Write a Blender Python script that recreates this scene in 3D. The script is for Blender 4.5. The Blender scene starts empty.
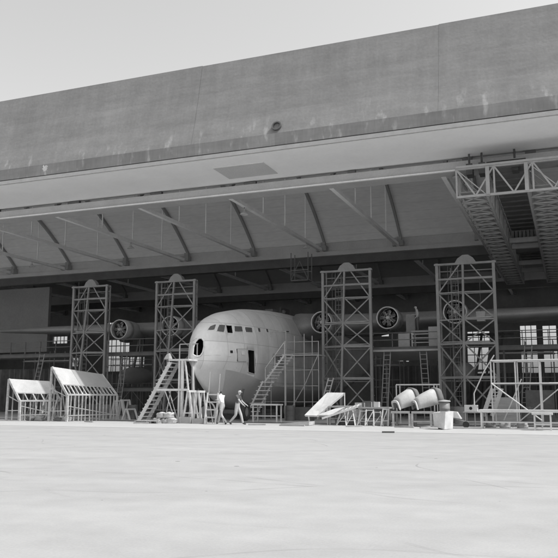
import bpy, bmesh, math, random
from math import radians as R, sin, cos, pi
from mathutils import Vector as V, Matrix
from mathutils.bvhtree import BVHTree
random.seed(7)
S = bpy.context.scene
COL = S.collection

# ------------------------------------------------------------ camera
F = 745.0; CX = 278.0; CY = 278.5; TH = math.atan(116.5 / 745); YAW = R(21.2); EYE = 1.5
cd = bpy.data.cameras.new('camera'); cam = bpy.data.objects.new('camera', cd); COL.objects.link(cam)
cam.location = (0, 0, EYE); cam.rotation_euler = (pi / 2 + TH, 0, YAW)
cd.sensor_width = 36; cd.lens = 36 * F / 558; cd.clip_end = 3000; cd.clip_start = .1
S.camera = cam
def ray(px, py):
    u = (px - CX) / F; v = -(py - CY) / F
    f = cos(TH) - v * sin(TH); z = sin(TH) + v * cos(TH)
    return V((u * cos(YAW) - f * sin(YAW), u * sin(YAW) + f * cos(YAW), z))
def at(px, py, Y):                       # world point seen at a pixel, on the plane y = Y
    r = ray(px, py); r = r * (Y / r.y); return V((r.x, Y, EYE + r.z))
def gx(px, Y): return at(px, 420, Y).x    # x on the ground at depth Y

# ------------------------------------------------------------ light
W = bpy.data.worlds.new('World'); S.world = W; W.use_nodes = True
nt = W.node_tree; nt.nodes.clear()
sky = nt.nodes.new('ShaderNodeTexSky'); sky.sky_type = 'NISHITA'; sky.sun_disc = False
sky.sun_elevation = R(57); sky.sun_rotation = R(88); sky.air_density = 1.0; sky.dust_density = 4.0
bw = nt.nodes.new('ShaderNodeVectorMath'); bw.operation = 'DOT_PRODUCT'; bw.inputs[1].default_value = (.05, .3, .65)   # a blue-sensitive black and white film
bg = nt.nodes.new('ShaderNodeBackground'); wo = nt.nodes.new('ShaderNodeOutputWorld')
nt.links.new(sky.outputs[0], bw.inputs[0]); nt.links.new(bw.outputs['Value'], bg.inputs[0]); nt.links.new(bg.outputs[0], wo.inputs[0])
bg.inputs[1].default_value = 0.15
sl = bpy.data.lights.new('sun', 'SUN'); sun = bpy.data.objects.new('sun', sl); COL.objects.link(sun)
sl.energy = 2.3; sl.angle = R(.6); sl.color = (1, .995, .985)
sd = V((-cos(R(57)), 0.004, -sin(R(57))))
sun.rotation_euler = sd.to_track_quat('-Z', 'Y').to_euler(); sun.location = (60, -10, 60)
S.view_settings.view_transform = 'Standard'; S.view_settings.look = 'None'; S.view_settings.gamma = 1
S.view_settings.exposure = 0.76
S.view_settings.use_curve_mapping = False
S.cycles.max_bounces = 10; S.cycles.diffuse_bounces = 6
S.cycles.use_denoising = True

# ------------------------------------------------------------ materials
MC = {}
def mat(name, v, rough=.7, var=.15, scale=3., metal=0., stretch=(1, 1, 1), bump=0., fine=.06):
    if name in MC: return MC[name]
    m = bpy.data.materials.new(name); m.use_nodes = True; t = m.node_tree; n = t.nodes; l = t.links
    p = n['Principled BSDF']; p.inputs['Roughness'].default_value = rough; p.inputs['Metallic'].default_value = metal
    p.inputs['Specular IOR Level'].default_value = .3
    tc = n.new('ShaderNodeTexCoord'); mp = n.new('ShaderNodeMapping'); mp.inputs['Scale'].default_value = stretch
    l.new(tc.outputs['Object'], mp.inputs[0])
    a = n.new('ShaderNodeTexNoise'); a.inputs['Scale'].default_value = scale; a.inputs['Detail'].default_value = 6; a.inputs['Roughness'].default_value = .65
    b = n.new('ShaderNodeTexNoise'); b.inputs['Scale'].default_value = scale * 14; b.inputs['Detail'].default_value = 3
    l.new(mp.outputs[0], a.inputs[0]); l.new(mp.outputs[0], b.inputs[0])
    r1 = n.new('ShaderNodeMapRange'); r1.inputs[1].default_value = .3; r1.inputs[2].default_value = .7
    r1.inputs[3].default_value = v * (1 - var); r1.inputs[4].default_value = v * (1 + var)
    r2 = n.new('ShaderNodeMapRange'); r2.inputs[1].default_value = .3; r2.inputs[2].default_value = .7
    r2.inputs[3].default_value = 1 - fine; r2.inputs[4].default_value = 1 + fine
    l.new(a.outputs[0], r1.inputs[0]); l.new(b.outputs[0], r2.inputs[0])
    mu = n.new('ShaderNodeMath'); mu.operation = 'MULTIPLY'; l.new(r1.outputs[0], mu.inputs[0]); l.new(r2.outputs[0], mu.inputs[1])
    l.new(mu.outputs[0], p.inputs['Base Color'])
    if bump:
        bp = n.new('ShaderNodeBump'); bp.inputs['Strength'].default_value = bump; bp.inputs['Distance'].default_value = .05
        l.new(b.outputs[0], bp.inputs['Height']); l.new(bp.outputs[0], p.inputs['Normal'])
    m['out'] = 1; MC[name] = m; return m
def nodes_of(m): return m.node_tree.nodes, m.node_tree.links, m.node_tree.nodes['Principled BSDF']
def mult_color(m, sock, label='MULTIPLY'):
    n, l, p = nodes_of(m); old = p.inputs['Base Color'].links[0].from_socket
    q = n.new('ShaderNodeMath'); q.operation = label; l.new(old, q.inputs[0]); l.new(sock, q.inputs[1]); l.new(q.outputs[0], p.inputs['Base Color'])

# apron concrete: mottled, with faint slab joints, tyre tracks and scattered oil spots
APRON = mat('apron_concrete', .295, .85, .05, .12, bump=.25, fine=.05)
def ground_detail(m, jx=6., jy=6., js=.06, spots=True):
    n, l, p = nodes_of(m); tc = n.new('ShaderNodeTexCoord'); sp = n.new('ShaderNodeSeparateXYZ'); l.new(tc.outputs['Object'], sp.inputs[0])
    nz = n.new('ShaderNodeTexNoise'); nz.inputs['Scale'].default_value = .6; l.new(tc.outputs['Object'], nz.inputs[0])
    mp = n.new('ShaderNodeMapping'); mp.inputs['Scale'].default_value = (.18, .8, 1); mp.inputs['Rotation'].default_value = (0, 0, R(-6)); l.new(tc.outputs['Object'], mp.inputs[0])
    st = n.new('ShaderNodeTexNoise'); st.inputs['Scale'].default_value = 1.; st.inputs['Detail'].default_value = 8; st.inputs['Roughness'].default_value = .6; l.new(mp.outputs[0], st.inputs[0])
    rr = n.new('ShaderNodeMapRange'); rr.inputs[1].default_value = .35; rr.inputs[2].default_value = .65; rr.inputs[3].default_value = .95; rr.inputs[4].default_value = 1.04
    l.new(st.outputs[0], rr.inputs[0]); mult_color(m, rr.outputs[0])
    mp2 = n.new('ShaderNodeMapping'); mp2.inputs['Scale'].default_value = (.4, .9, 1); mp2.inputs['Rotation'].default_value = (0, 0, R(25)); l.new(tc.outputs['Object'], mp2.inputs[0])
    wv = n.new('ShaderNodeTexWave'); wv.inputs['Scale'].default_value = .16; wv.inputs['Distortion'].default_value = 5.5; wv.inputs['Detail'].default_value = 3; wv.inputs['Detail Scale'].default_value = .4
    l.new(mp2.outputs[0], wv.inputs[0])
    r4 = n.new('ShaderNodeMapRange'); r4.inputs[1].default_value = .0; r4.inputs[2].default_value = .12; r4.inputs[3].default_value = .955; r4.inputs[4].default_value = 1
    l.new(wv.outputs['Fac'], r4.inputs[0]); mult_color(m, r4.outputs[0])
    gr = n.new('ShaderNodeTexNoise'); gr.inputs['Scale'].default_value = 28; gr.inputs['Detail'].default_value = 4; gr.inputs['Roughness'].default_value = .8; l.new(tc.outputs['Object'], gr.inputs[0])
    rg = n.new('ShaderNodeMapRange'); rg.inputs[1].default_value = .3; rg.inputs[2].default_value = .7; rg.inputs[3].default_value = .90; rg.inputs[4].default_value = 1.08; l.new(gr.outputs[0], rg.inputs[0]); mult_color(m, rg.outputs[0])
    # long straight tyre marks crossing at a slant, and thin wandering cracks
    for rot, sc_, wd, dk in ((17, 3.4, .03, .88), (-31, 5.2, .016, .84), (3, 7.5, .008, .80), (58, 9.5, .006, .75)):
        m3 = n.new('ShaderNodeMapping'); m3.inputs['Rotation'].default_value = (0, 0, R(rot)); l.new(tc.outputs['Object'], m3.inputs[0])
        s3 = n.new('ShaderNodeSeparateXYZ'); l.new(m3.outputs[0], s3.inputs[0])
        w3 = n.new('ShaderNodeTexNoise'); w3.inputs['Scale'].default_value = .12; l.new(tc.outputs['Object'], w3.inputs[0])
        a3 = n.new('ShaderNodeMath'); a3.operation = 'MULTIPLY_ADD'; a3.inputs[1].default_value = 7.; l.new(w3.outputs[0], a3.inputs[0]); l.new(s3.outputs['Y'], a3.inputs[2])
        d3 = n.new('ShaderNodeMath'); d3.operation = 'DIVIDE'; d3.inputs[1].default_value = sc_; l.new(a3.outputs[0], d3.inputs[0])
        f3 = n.new('ShaderNodeMath'); f3.operation = 'FRACT'; l.new(d3.outputs[0], f3.inputs[0])
        g3 = n.new('ShaderNodeMath'); g3.operation = 'LESS_THAN'; g3.inputs[1].default_value = wd; l.new(f3.outputs[0], g3.inputs[0])
        n3 = n.new('ShaderNodeTexNoise'); n3.inputs['Scale'].default_value = .5; n3.inputs['Detail'].default_value = 6; l.new(tc.outputs['Object'], n3.inputs[0])
        t3 = n.new('ShaderNodeMapRange'); t3.inputs[1].default_value = .48; t3.inputs[2].default_value = .62; l.new(n3.outputs[0], t3.inputs[0])
        q3 = n.new('ShaderNodeMath'); q3.operation = 'MULTIPLY'; l.new(g3.outputs[0], q3.inputs[0]); l.new(t3.outputs[0], q3.inputs[1])
        r3_ = n.new('ShaderNodeMapRange'); r3_.inputs[3].default_value = 1; r3_.inputs[4].default_value = dk; l.new(q3.outputs[0], r3_.inputs[0]); mult_color(m, r3_.outputs[0])
    for vs, rd_, dk in ((1.3, .04, .45), (.5, .05, .4), (.22, .045, .5)):
        v3 = n.new('ShaderNodeTexVoronoi'); v3.inputs['Scale'].default_value = vs; l.new(tc.outputs['Object'], v3.inputs[0])
        sc3 = n.new('ShaderNodeSeparateColor'); l.new(v3.outputs['Color'], sc3.inputs[0])
        k3 = n.new('ShaderNodeMath'); k3.operation = 'MULTIPLY'; k3.inputs[1].default_value = rd_; l.new(sc3.outputs[0], k3.inputs[0])
        g3 = n.new('ShaderNodeMath'); g3.operation = 'LESS_THAN'; l.new(v3.outputs['Distance'], g3.inputs[0]); l.new(k3.outputs[0], g3.inputs[1])
        r3_ = n.new('ShaderNodeMapRange'); r3_.inputs[3].default_value = 1; r3_.inputs[4].default_value = dk; l.new(g3.outputs[0], r3_.inputs[0]); mult_color(m, r3_.outputs[0])
    if spots:
        vo = n.new('ShaderNodeTexVoronoi'); vo.inputs['Scale'].default_value = .28; l.new(tc.outputs['Object'], vo.inputs[0])
        nn = n.new('ShaderNodeTexNoise'); nn.inputs['Scale'].default_value = 5; l.new(tc.outputs['Object'], nn.inputs[0])
        ad = n.new('ShaderNodeMath'); ad.operation = 'MULTIPLY_ADD'; ad.inputs[1].default_value = .12; l.new(nn.outputs[0], ad.inputs[0]); l.new(vo.outputs['Distance'], ad.inputs[2])
        r3 = n.new('ShaderNodeMapRange'); r3.inputs[1].default_value = .075; r3.inputs[2].default_value = .1; r3.inputs[3].default_value = .45; r3.inputs[4].default_value = 1
        l.new(ad.outputs[0], r3.inputs[0]); mult_color(m, r3.outputs[0])
ground_detail(APRON)
SILL = mat('threshold_concrete', .36, .85, .05, .5, fine=.05)
FLOOR = mat('hangar_floor', .40, .6, .2, .35, fine=.08)
ROOFF = mat('bituminous_concrete', .215, .9, .06, .45, bump=.15, fine=.045)
def streaks(m, z0, z1, amt):
    # pale runs and patches, strongest near the foot of the wall
    n, l, p = nodes_of(m); tc = n.new('ShaderNodeTexCoord')
    mp = n.new('ShaderNodeMapping'); mp.inputs['Scale'].default_value = (1.3, .4, .16); l.new(tc.outputs['Object'], mp.inputs[0])
    a = n.new('ShaderNodeTexNoise'); a.inputs['Scale'].default_value = 1.; a.inputs['Detail'].default_value = 7; a.inputs['Roughness'].default_value = .7; l.new(mp.outputs[0], a.inputs[0])
    r = n.new('ShaderNodeMapRange'); r.inputs[1].default_value = .3; r.inputs[2].default_value = .7; r.inputs[3].default_value = .90; r.inputs[4].default_value = 1.09; l.new(a.outputs[0], r.inputs[0])
    mult_color(m, r.outputs[0])
    mpc = n.new('ShaderNodeMapping'); mpc.inputs['Scale'].default_value = (.25, .4, 1.3); mpc.inputs['Rotation'].default_value = (0, R(24), 0); l.new(tc.outputs['Object'], mpc.inputs[0])
    c2 = n.new('ShaderNodeTexNoise'); c2.inputs['Scale'].default_value = 1.; c2.inputs['Detail'].default_value = 8; c2.inputs['Roughness'].default_value = .7; l.new(mpc.outputs[0], c2.inputs[0])
    rc = n.new('ShaderNodeMapRange'); rc.inputs[1].default_value = .35; rc.inputs[2].default_value = .65; rc.inputs[3].default_value = .88; rc.inputs[4].default_value = 1.09; l.new(c2.outputs[0], rc.inputs[0])
    mult_color(m, rc.outputs[0])
    sp = n.new('ShaderNodeSeparateXYZ'); l.new(tc.outputs['Object'], sp.inputs[0])
    h = n.new('ShaderNodeMapRange'); h.inputs[1].default_value = z0; h.inputs[2].default_value = z1; h.inputs[3].default_value = amt; h.inputs[4].default_value = 0; l.new(sp.outputs['Z'], h.inputs[0])
    mp3 = n.new('ShaderNodeMapping'); mp3.inputs['Scale'].default_value = (2.1, 1, .8); mp3.inputs['Location'].default_value = (3, 1, 2); l.new(tc.outputs['Object'], mp3.inputs[0])
    c = n.new('ShaderNodeTexNoise'); c.inputs['Scale'].default_value = 1.1; c.inputs['Detail'].default_value = 5; l.new(mp3.outputs[0], c.inputs[0])
    rr = n.new('ShaderNodeMapRange'); rr.inputs[1].default_value = .58; rr.inputs[2].default_value = .72; l.new(c.outputs[0], rr.inputs[0])
    q = n.new('ShaderNodeMath'); q.operation = 'MULTIPLY'; l.new(h.outputs[0], q.inputs[0]); l.new(rr.outputs[0], q.inputs[1])
    q2 = n.new('ShaderNodeMath'); q2.operation = 'ADD'; q2.inputs[1].default_value = 1; l.new(q.outputs[0], q2.inputs[0])
    mult_color(m, q2.outputs[0])
streaks(ROOFF, 16.2, 17.9, .7)
BAND = mat('weathered_edge_concrete', .235, .9, .10, .5, stretch=(1, 1, .2), bump=.15, fine=.05); streaks(BAND, 15.0, 17.5, 1.0)
def cells(m, sx, lo, hi):
    n, l, p = nodes_of(m); tc = n.new('ShaderNodeTexCoord'); sc = n.new('ShaderNodeVectorMath'); sc.operation = 'DIVIDE'; sc.inputs[1].default_value = (sx, 90, 90); l.new(tc.outputs['Object'], sc.inputs[0])
    fl = n.new('ShaderNodeVectorMath'); fl.operation = 'FLOOR'; l.new(sc.outputs[0], fl.inputs[0]); wn = n.new('ShaderNodeTexWhiteNoise'); l.new(fl.outputs[0], wn.inputs['Vector'])
    r = n.new('ShaderNodeMapRange'); r.inputs[3].default_value = lo; r.inputs[4].default_value = hi; l.new(wn.outputs['Value'], r.inputs[0]); mult_color(m, r.outputs[0])
cells(BAND, 1.7, .88, 1.1)
LEDGE = mat('ledge_concrete', .42, .85, .1, 1.5)
WHITE = mat('whitewashed_soffit', .93, .8, .03, .6, fine=.02)
PATCH = mat('bare_soffit_plaster', .60, .8, .05, .8)
BEAM = mat('grey_beam_paint', .5, .7, .08, .8, fine=.05)
BEAMD = mat('dark_rail_beam', .13, .6, .15, .8)
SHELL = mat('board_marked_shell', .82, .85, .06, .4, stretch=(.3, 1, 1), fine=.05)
SHELLD = mat('shade_tinted_shell', .33, .85, .12, .4, stretch=(.3, 1, 1), fine=.05)  # same shell, darker for the rear bays, their dimness put into the colour
RIB = mat('rib_concrete', .34, .85, .1, 1)
TIE = mat('pale_tie_concrete', .88, .8, .08, 1)
WALLI = mat('interior_wall', .34, .85, .2, .3)
WALLP = mat('partition_plaster', .3, .85, .08, .5)
STEEL = mat('tower_steel', .22, .55, .15, 1.5, metal=.1)
STEELD = mat('dark_steel', .10, .5, .2, 2)
CRANE = mat('crane_paint', .36, .55, .12, 1.5)
WOODL = mat('sunbleached_wood', .38, .85, .32, 1.1, stretch=(1, 1, 4))
WOODM = mat('grey_planks', .32, .8, .2, 2, stretch=(.5, 3, 3))
WOODD = mat('dark_boards', .10, .85, .25, 2)
WPAINT = mat('white_painted_timber', .54, .75, .18, 1.6)
TUBE = mat('scaffold_tube', .40, .45, .12, 3, metal=.3)
TUBEL = mat('bright_scaffold_tube', .5, .45, .1, 3)
HULL = mat('unpainted_hull_metal', .59, .5, .15, .45, metal=.0, fine=.03)
FLOATSHADE = mat('float_paint_sheet_shade', .30, .5, .08, .7, fine=.03)  # colours the wing floats and the painted shade on the rack sheet
WINGM = mat('wing_metal', .30, .45, .12, .8, metal=.15)
GLASS = mat('cockpit_glass', .10, .12, .1, 2)
DARK = mat('dark_cabin_interior', .02, .9, .2, 1)
CYL = mat('engine_cylinders', .16, .45, .25, 6, metal=.5)
COWL = mat('cowling_ring', .6, .3, .06, 3, metal=.3)
CANVAS = mat('pale_canvas', .42, .85, .14, 1.2)
CANVD = mat('dark_canvas', .16, .9, .15, 2)
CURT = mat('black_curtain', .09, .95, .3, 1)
RUB = mat('tyre_rubber', .04, .8, .2, 4)
SKIN = mat('skin', .38, .6, .05, 4); HAIR = mat('dark_hair', .03, .7, .2, 20); GHAIR = mat('pale_cap', .6, .8, .05, 8)
SHIRTW = mat('white_shirt', .78, .85, .05, 5); SHIRTD = mat('dark_shirt', .09, .85, .15, 5)
TROU = mat('light_trousers', .40, .85, .1, 5); TROUD = mat('dark_trousers', .10, .85, .1, 5); SHOE = mat('dark_shoes', .05, .5, .1, 5)
# riveted panel lines on the hull
def panel_lines(m, sy, sz, dark=.66):
    n, l, p = nodes_of(m); tc = n.new('ShaderNodeTexCoord'); sp = n.new('ShaderNodeSeparateXYZ'); l.new(tc.outputs['Object'], sp.inputs[0])
    outs = []
    for ax, s_ in (('Y', sy), ('Z', sz)):
        a = n.new('ShaderNodeMath'); a.operation = 'DIVIDE'; a.inputs[1].default_value = s_; l.new(sp.outputs[ax], a.inputs[0])
        f = n.new('ShaderNodeMath'); f.operation = 'FRACT'; l.new(a.outputs[0], f.inputs[0])
        g = n.new('ShaderNodeMath'); g.operation = 'GREATER_THAN'; g.inputs[1].default_value = .03 / s_; l.new(f.outputs[0], g.inputs[0]); outs.append(g.outputs[0])
    mi = n.new('ShaderNodeMath'); mi.operation = 'MINIMUM'; l.new(outs[0], mi.inputs[0]); l.new(outs[1], mi.inputs[1])
    r = n.new('ShaderNodeMapRange'); r.inputs[3].default_value = dark; r.inputs[4].default_value = 1; l.new(mi.outputs[0], r.inputs[0]); mult_color(m, r.outputs[0])
    # sheets differ a little in tone
    sc = n.new('ShaderNodeVectorMath'); sc.operation = 'DIVIDE'; sc.inputs[1].default_value = (50, sy, sz); l.new(tc.outputs['Object'], sc.inputs[0])
    fl = n.new('ShaderNodeVectorMath'); fl.operation = 'FLOOR'; l.new(sc.outputs[0], fl.inputs[0])
    wn = n.new('ShaderNodeTexWhiteNoise'); l.new(fl.outputs[0], wn.inputs['Vector'])
    r2 = n.new('ShaderNodeMapRange'); r2.inputs[3].default_value = .88; r2.inputs[4].default_value = 1.07; l.new(wn.outputs['Value'], r2.inputs[0]); mult_color(m, r2.outputs[0])
panel_lines(HULL, 1.55, 1.15)
def bow_mask(m, ratio):                    # the paint stops along a slanting line at the bow (object coordinates, hull at y 46)
    n, l, p = nodes_of(m); tc = n.new('ShaderNodeTexCoord'); sp = n.new('ShaderNodeSeparateXYZ'); l.new(tc.outputs['Object'], sp.inputs[0])
    a = n.new('ShaderNodeMath'); a.operation = 'MULTIPLY_ADD'; a.inputs[1].default_value = .55; l.new(sp.outputs['Z'], a.inputs[0]); l.new(sp.outputs['Y'], a.inputs[2])
    g = n.new('ShaderNodeMath'); g.operation = 'LESS_THAN'; g.inputs[1].default_value = 40.1 - 46 + 2.9 * .55; l.new(a.outputs[0], g.inputs[0])
    r = n.new('ShaderNodeMapRange'); r.inputs[3].default_value = 1; r.inputs[4].default_value = ratio; l.new(g.outputs[0], r.inputs[0]); mult_color(m, r.outputs[0])
HBOT = mat('hull_planing_bottom', .43, .5, .08, .7, fine=.03); bow_mask(HBOT, 1.37)
def boards(m, ax, s_, dark=.8):
    n, l, p = nodes_of(m); tc = n.new('ShaderNodeTexCoord'); sp = n.new('ShaderNodeSeparateXYZ'); l.new(tc.outputs['Object'], sp.inputs[0])
    a = n.new('ShaderNodeMath'); a.operation = 'DIVIDE'; a.inputs[1].default_value = s_; l.new(sp.outputs[ax], a.inputs[0])
    f = n.new('ShaderNodeMath'); f.operation = 'FRACT'; l.new(a.outputs[0], f.inputs[0])
    g = n.new('ShaderNodeMath'); g.operation = 'GREATER_THAN'; g.inputs[1].default_value = .06; l.new(f.outputs[0], g.inputs[0])
    r = n.new('ShaderNodeMapRange'); r.inputs[3].default_value = dark; r.inputs[4].default_value = 1; l.new(g.outputs[0], r.inputs[0]); mult_color(m, r.outputs[0])
boards(SHELL, 'Y', .8, .9)
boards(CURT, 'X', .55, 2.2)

# ------------------------------------------------------------ mesh builder
SPLIT = dict(cross_beams='cross_beam', beam_brackets='beam_bracket', suspension_hangers='suspension_hanger', frame='frame_bar', posts='post', stretchers='stretcher', braces='brace', uprights='upright', ledgers='ledger',
             diagonals='diagonal_brace', props='prop', corner_posts='corner_post', diagonal_braces='diagonal_brace', support_posts='post', legs='leg', stiles='stile', rungs='rung', treads='tread',
             bearers='bearer', stringers='stringer', hand_rails='handrail', hoist_ropes='hoist_rope', skids='skid', rods='rod', slats='slat', struts='strut', battens='batten', deck_beam='deck_beam')
class MB:
    def __init__(s): s.b = bmesh.new()
    def face(s, pts):
        s.b.faces.new([s.b.verts.new(p) for p in pts]); return s
    def hexa(s, a, b):                      # two quads a (4 pts) and b (4 pts) joined into a solid
        va = [s.b.verts.new(p) for p in a]; vb = [s.b.verts.new(p) for p in b]; n = len(va)
        s.b.faces.new(va[::-1]); s.b.faces.new(vb)
        for i in range(n): s.b.faces.new((va[i], va[(i + 1) % n], vb[(i + 1) % n], vb[i]))
        return s
    def box(s, x0, x1, y0, y1, z0, z1):
        return s.hexa([(x0, y0, z0), (x1, y0, z0), (x1, y1, z0), (x0, y1, z0)], [(x0, y0, z1), (x1, y0, z1), (x1, y1, z1), (x0, y1, z1)])
    def bar(s, p, q, w, h=None):
        p = V(p); q = V(q); h = h or w; d = (q - p).normalized()
        up = V((0, 0, 1)) if abs(d.z) < .95 else V((0, 1, 0))
        a = d.cross(up).normalized() * w / 2; b = a.cross(d).normalized() * h / 2
        return s.hexa([p - a - b, p + a - b, p + a + b, p - a + b], [q - a - b, q + a - b, q + a + b, q - a + b])
    def tube(s, p, q, r, n=8, r2=None):
        p = V(p); q = V(q); d = (q - p).normalized(); up = V((0, 0, 1)) if abs(d.z) < .95 else V((0, 1, 0))
        a = d.cross(up).normalized(); b = a.cross(d); r2 = r if r2 is None else r2
        return s.hexa([p + (a * cos(2 * pi * i / n) + b * sin(2 * pi * i / n)) * r for i in range(n)], [q + (a * cos(2 * pi * i / n) + b * sin(2 * pi * i / n)) * r2 for i in range(n)])
    def slab(s, pts, n):                    # polygon pts thickened by vector n
        return s.hexa([V(p) for p in pts], [V(p) + V(n) for p in pts])
    def lathe(s, prof, c, axis, seg=32, close=False):   # prof: (dist along axis, radius)
        c = V(c); d = V(axis).normalized(); up = V((0, 0, 1)) if abs(d.z) < .9 else V((1, 0, 0))
        a = d.cross(up).normalized(); b = a.cross(d); rings = []
        for (t, r) in prof: rings.append([s.b.verts.new(c + d * t + (a * cos(2 * pi * i / seg) + b * sin(2 * pi * i / seg)) * max(r, .001)) for i in range(seg)])
        pr = list(zip(rings, rings[1:])) + ([(rings[-1], rings[0])] if close else [])
        for u, w in pr:
            for i in range(seg): s.b.faces.new((u[i], u[(i + 1) % seg], w[(i + 1) % seg], w[i]))
        return s
    def build(s, name, m, parent=None, smooth=False, bevel=0):
        root = parent
        off = V((0, 0, 0))
        while root is not None:
            off += root.location; root = root.parent
        if name in ('metal_shell', 'canvas_cover'): bmesh.ops.remove_doubles(s.b, verts=s.b.verts, dist=.001)
        bmesh.ops.recalc_face_normals(s.b, faces=s.b.faces)
        if name in SPLIT:                     # every separate bar is an object of its own
            s.b.verts.index_update(); seen = set(); last = None
            for v0 in list(s.b.verts):
                if v0 in seen: continue
                st = [v0]; isl = []; seen.add(v0)
                while st:
                    v = st.pop(); isl.append(v)
                    for e in v.link_edges:
                        w = e.other_vert(v)
                        if w not in seen: seen.add(w); st.append(w)
                idx = {v: i for i, v in enumerate(isl)}; fs = {f for v in isl for f in v.link_faces}
                me = bpy.data.meshes.new(SPLIT[name]); me.from_pydata([v.co - off for v in isl], [], [[idx[v] for v in f.verts] for f in fs]); me.materials.append(m)
                last = bpy.data.objects.new(SPLIT[name], me); COL.objects.link(last); last.parent = parent
            s.b.free(); return last
        for v in s.b.verts: v.co -= off
        me = bpy.data.meshes.new(name); s.b.to_mesh(me); s.b.free()
        for mm in (m if isinstance(m, (list, tuple)) else [m]): me.materials.append(mm)
        if smooth:
            for p in me.polygons: p.use_smooth = True
        o = bpy.data.objects.new(name, me); COL.objects.link(o); o.parent = parent
        if bevel:
            md = o.modifiers.new('bevel', 'BEVEL'); md.width = bevel; md.segments = 2
        return o
def tag(o, label=None, cat=None, group=None, kind=None):
    for k, v in (('label', label), ('category', cat), ('group', group), ('kind', kind)):
        if v: o[k] = v
    return o
def thing(name, label, cat, loc=(0, 0, 0), group=None):
    o = bpy.data.objects.new(name, None); COL.objects.link(o); o.location = loc; o.empty_display_size = .3
    return tag(o, label, cat, group)
def single(mb, name, m, base, label, cat, group=None, smooth=False, bevel=0):   # a thing that is one mesh with its origin at its base
    o = mb.build(name, m, None, smooth, bevel); b = V(base)
    for v in o.data.vertices: v.co -= b
    o.location = b; return tag(o, label, cat, group)
def copy_tree(o, parent=None):
    c = o.copy(); COL.objects.link(c); c.parent = parent
    for ch in [x for x in o.children]: copy_tree(ch, c)
    return c

# ------------------------------------------------------------ ground
def sheet(name, x0, x1, y0, y1, z, m, kind='structure'):
    o = MB().face([(x0, y0, z), (x1, y0, z), (x1, y1, z), (x0, y1, z)]).build(name, m); o['kind'] = kind; return o
sheet('ground', -900, 900, -500, 1100, 0, APRON)
sheet('threshold_strip', -90, 26, 30.9, 38.6, .004, SILL)
sheet('hangar_floor', -89, 25, 38.6, 100, .005, FLOOR)
mb = MB()
for y in (38.75, 38.95, 39.15): mb.box(-89, 25, y, y + .06, .0055, .03)
o = mb.build('door_rail', STEELD); o['kind'] = 'structure'

# ------------------------------------------------------------ hangar
HG = thing('hangar', 'huge concrete aircraft hangar with grey front wall over an open doorway and vaulted ceiling', 'hangar', (-32, 38, 0))
X0, X1 = -92., 28.
def extrude(prof, x0, x1, name, m, parent, smooth=False, xs=None):
    mb = MB(); xs = xs or [x0, x1]
    rows = [[mb.b.verts.new((x, y, z)) for (y, z) in prof] for x in xs]; n = len(prof)
    for a, b in zip(rows, rows[1:]):
        for i in range(n): mb.b.faces.new((a[i], a[(i + 1) % n], b[(i + 1) % n], b[i]))
    mb.b.faces.new(rows[0]); mb.b.faces.new(rows[-1][::-1])
    return mb.build(name, m, parent, smooth)
random.seed(3)
mb = MB()                                  # front wall: leaning slightly back, in cast bays with a hair of misalignment
prof = [(38.06, 16.36), (38.5, 17.9), (38.95, 19.8), (39.35, 21.9), (39.9, 22.0), (39.6, 16.2)]
xs = [X0, -60.1, at(196, 100, 38.7).x, at(437, 60, 38.7).x, X1]
for i, (a, b) in enumerate(zip(xs, xs[1:])):
    dz = (0, .02, -.015, .02)[i]; dy = (0, .015, 0, .012)[i]
    mb.hexa([(a + .004, y + dy, z + (dz if k in (3, 4) else 0)) for k, (y, z) in enumerate(prof)], [(b - .004, y + dy, z + (dz if k in (3, 4) else 0)) for k, (y, z) in enumerate(prof)])
fw = mb.build('front_wall', ROOFF, HG)
eb = extrude([(38.0, 15.62), (38.0, 16.34), (39.4, 16.34), (39.4, 15.62)], X0, X1, 'edge_band', BAND, HG)
MBl = MB()
MBl.hexa([(X0, 37.95, 15.31), (X0, 38.05, 15.31), (X0, 38.05, 15.54), (X0, 37.95, 15.54)], [(X1, 37.95, 15.31), (X1, 38.05, 15.31), (X1, 38.05, 15.54), (X1, 37.95, 15.54)])
MBl.build('drip_ledge', LEDGE, HG)
extrude([(38.06, 15.35), (38.06, 15.61), (39.3, 15.61), (39.3, 15.35)], X0, X1, 'gap_shade_strip', BEAMD, HG)  # solid dark strip in the groove, its shade put into the colour
extrude([(38.14, 15.3), (38.14, 15.345), (43.1, 15.345), (43.1, 15.3)], X0, X1, 'soffit', WHITE, HG)
mb = MB(); mb.box(-19.75, -16.42, 39.7, 42.1, 15.26, 15.305); mb.build('soffit_panel', PATCH, HG)
# ring vent on the front wall
p = at(276, 126, 38.17)
MB().lathe([(-.1, .29), (-.1, .215), (.12, .215), (.12, .29)], p, (0, -1, .286), 28, True).build('ring_vent', STEELD, HG)
# chipped splash on the band
def blob(cx_, cz, r, Y, seed, st=1.0):
    rd = random.Random(seed); n = 26
    return [(cx_ + r * cos(2 * pi * i / n) * rd.uniform(.35, 1.1), Y, cz + st * r * sin(2 * pi * i / n) * rd.uniform(.35, 1.1)) for i in range(n)]
q = at(44, 168, 38)
MB().slab(blob(q.x, q.z, .3, 37.99, 9), (0, .009, 0)).build('bare_patch', WPAINT, HG)
# first beam and the row of ties behind it
extrude([(43.15, 14.5), (43.15, 15.1), (43.9, 15.1), (43.9, 15.35), (44.4, 15.35), (44.4, 14.5)], X0, X1, 'front_beam', BEAM, HG)
extrude([(43.05, 14.52), (43.05, 14.6), (43.148, 14.6), (43.148, 14.52)], X0, X1, 'beam_flange', TIE, HG)
rnd = random.Random(11)
mb = MB(); x = X0 + 3
while x < X1: mb.box(x, x + rnd.uniform(.5, 1.0), 43.16, 43.4, 15.103, 15.29); x += rnd.choice((3.5, 6.9, 7))
mb.build('beam_brackets', BEAMD, HG)
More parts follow.
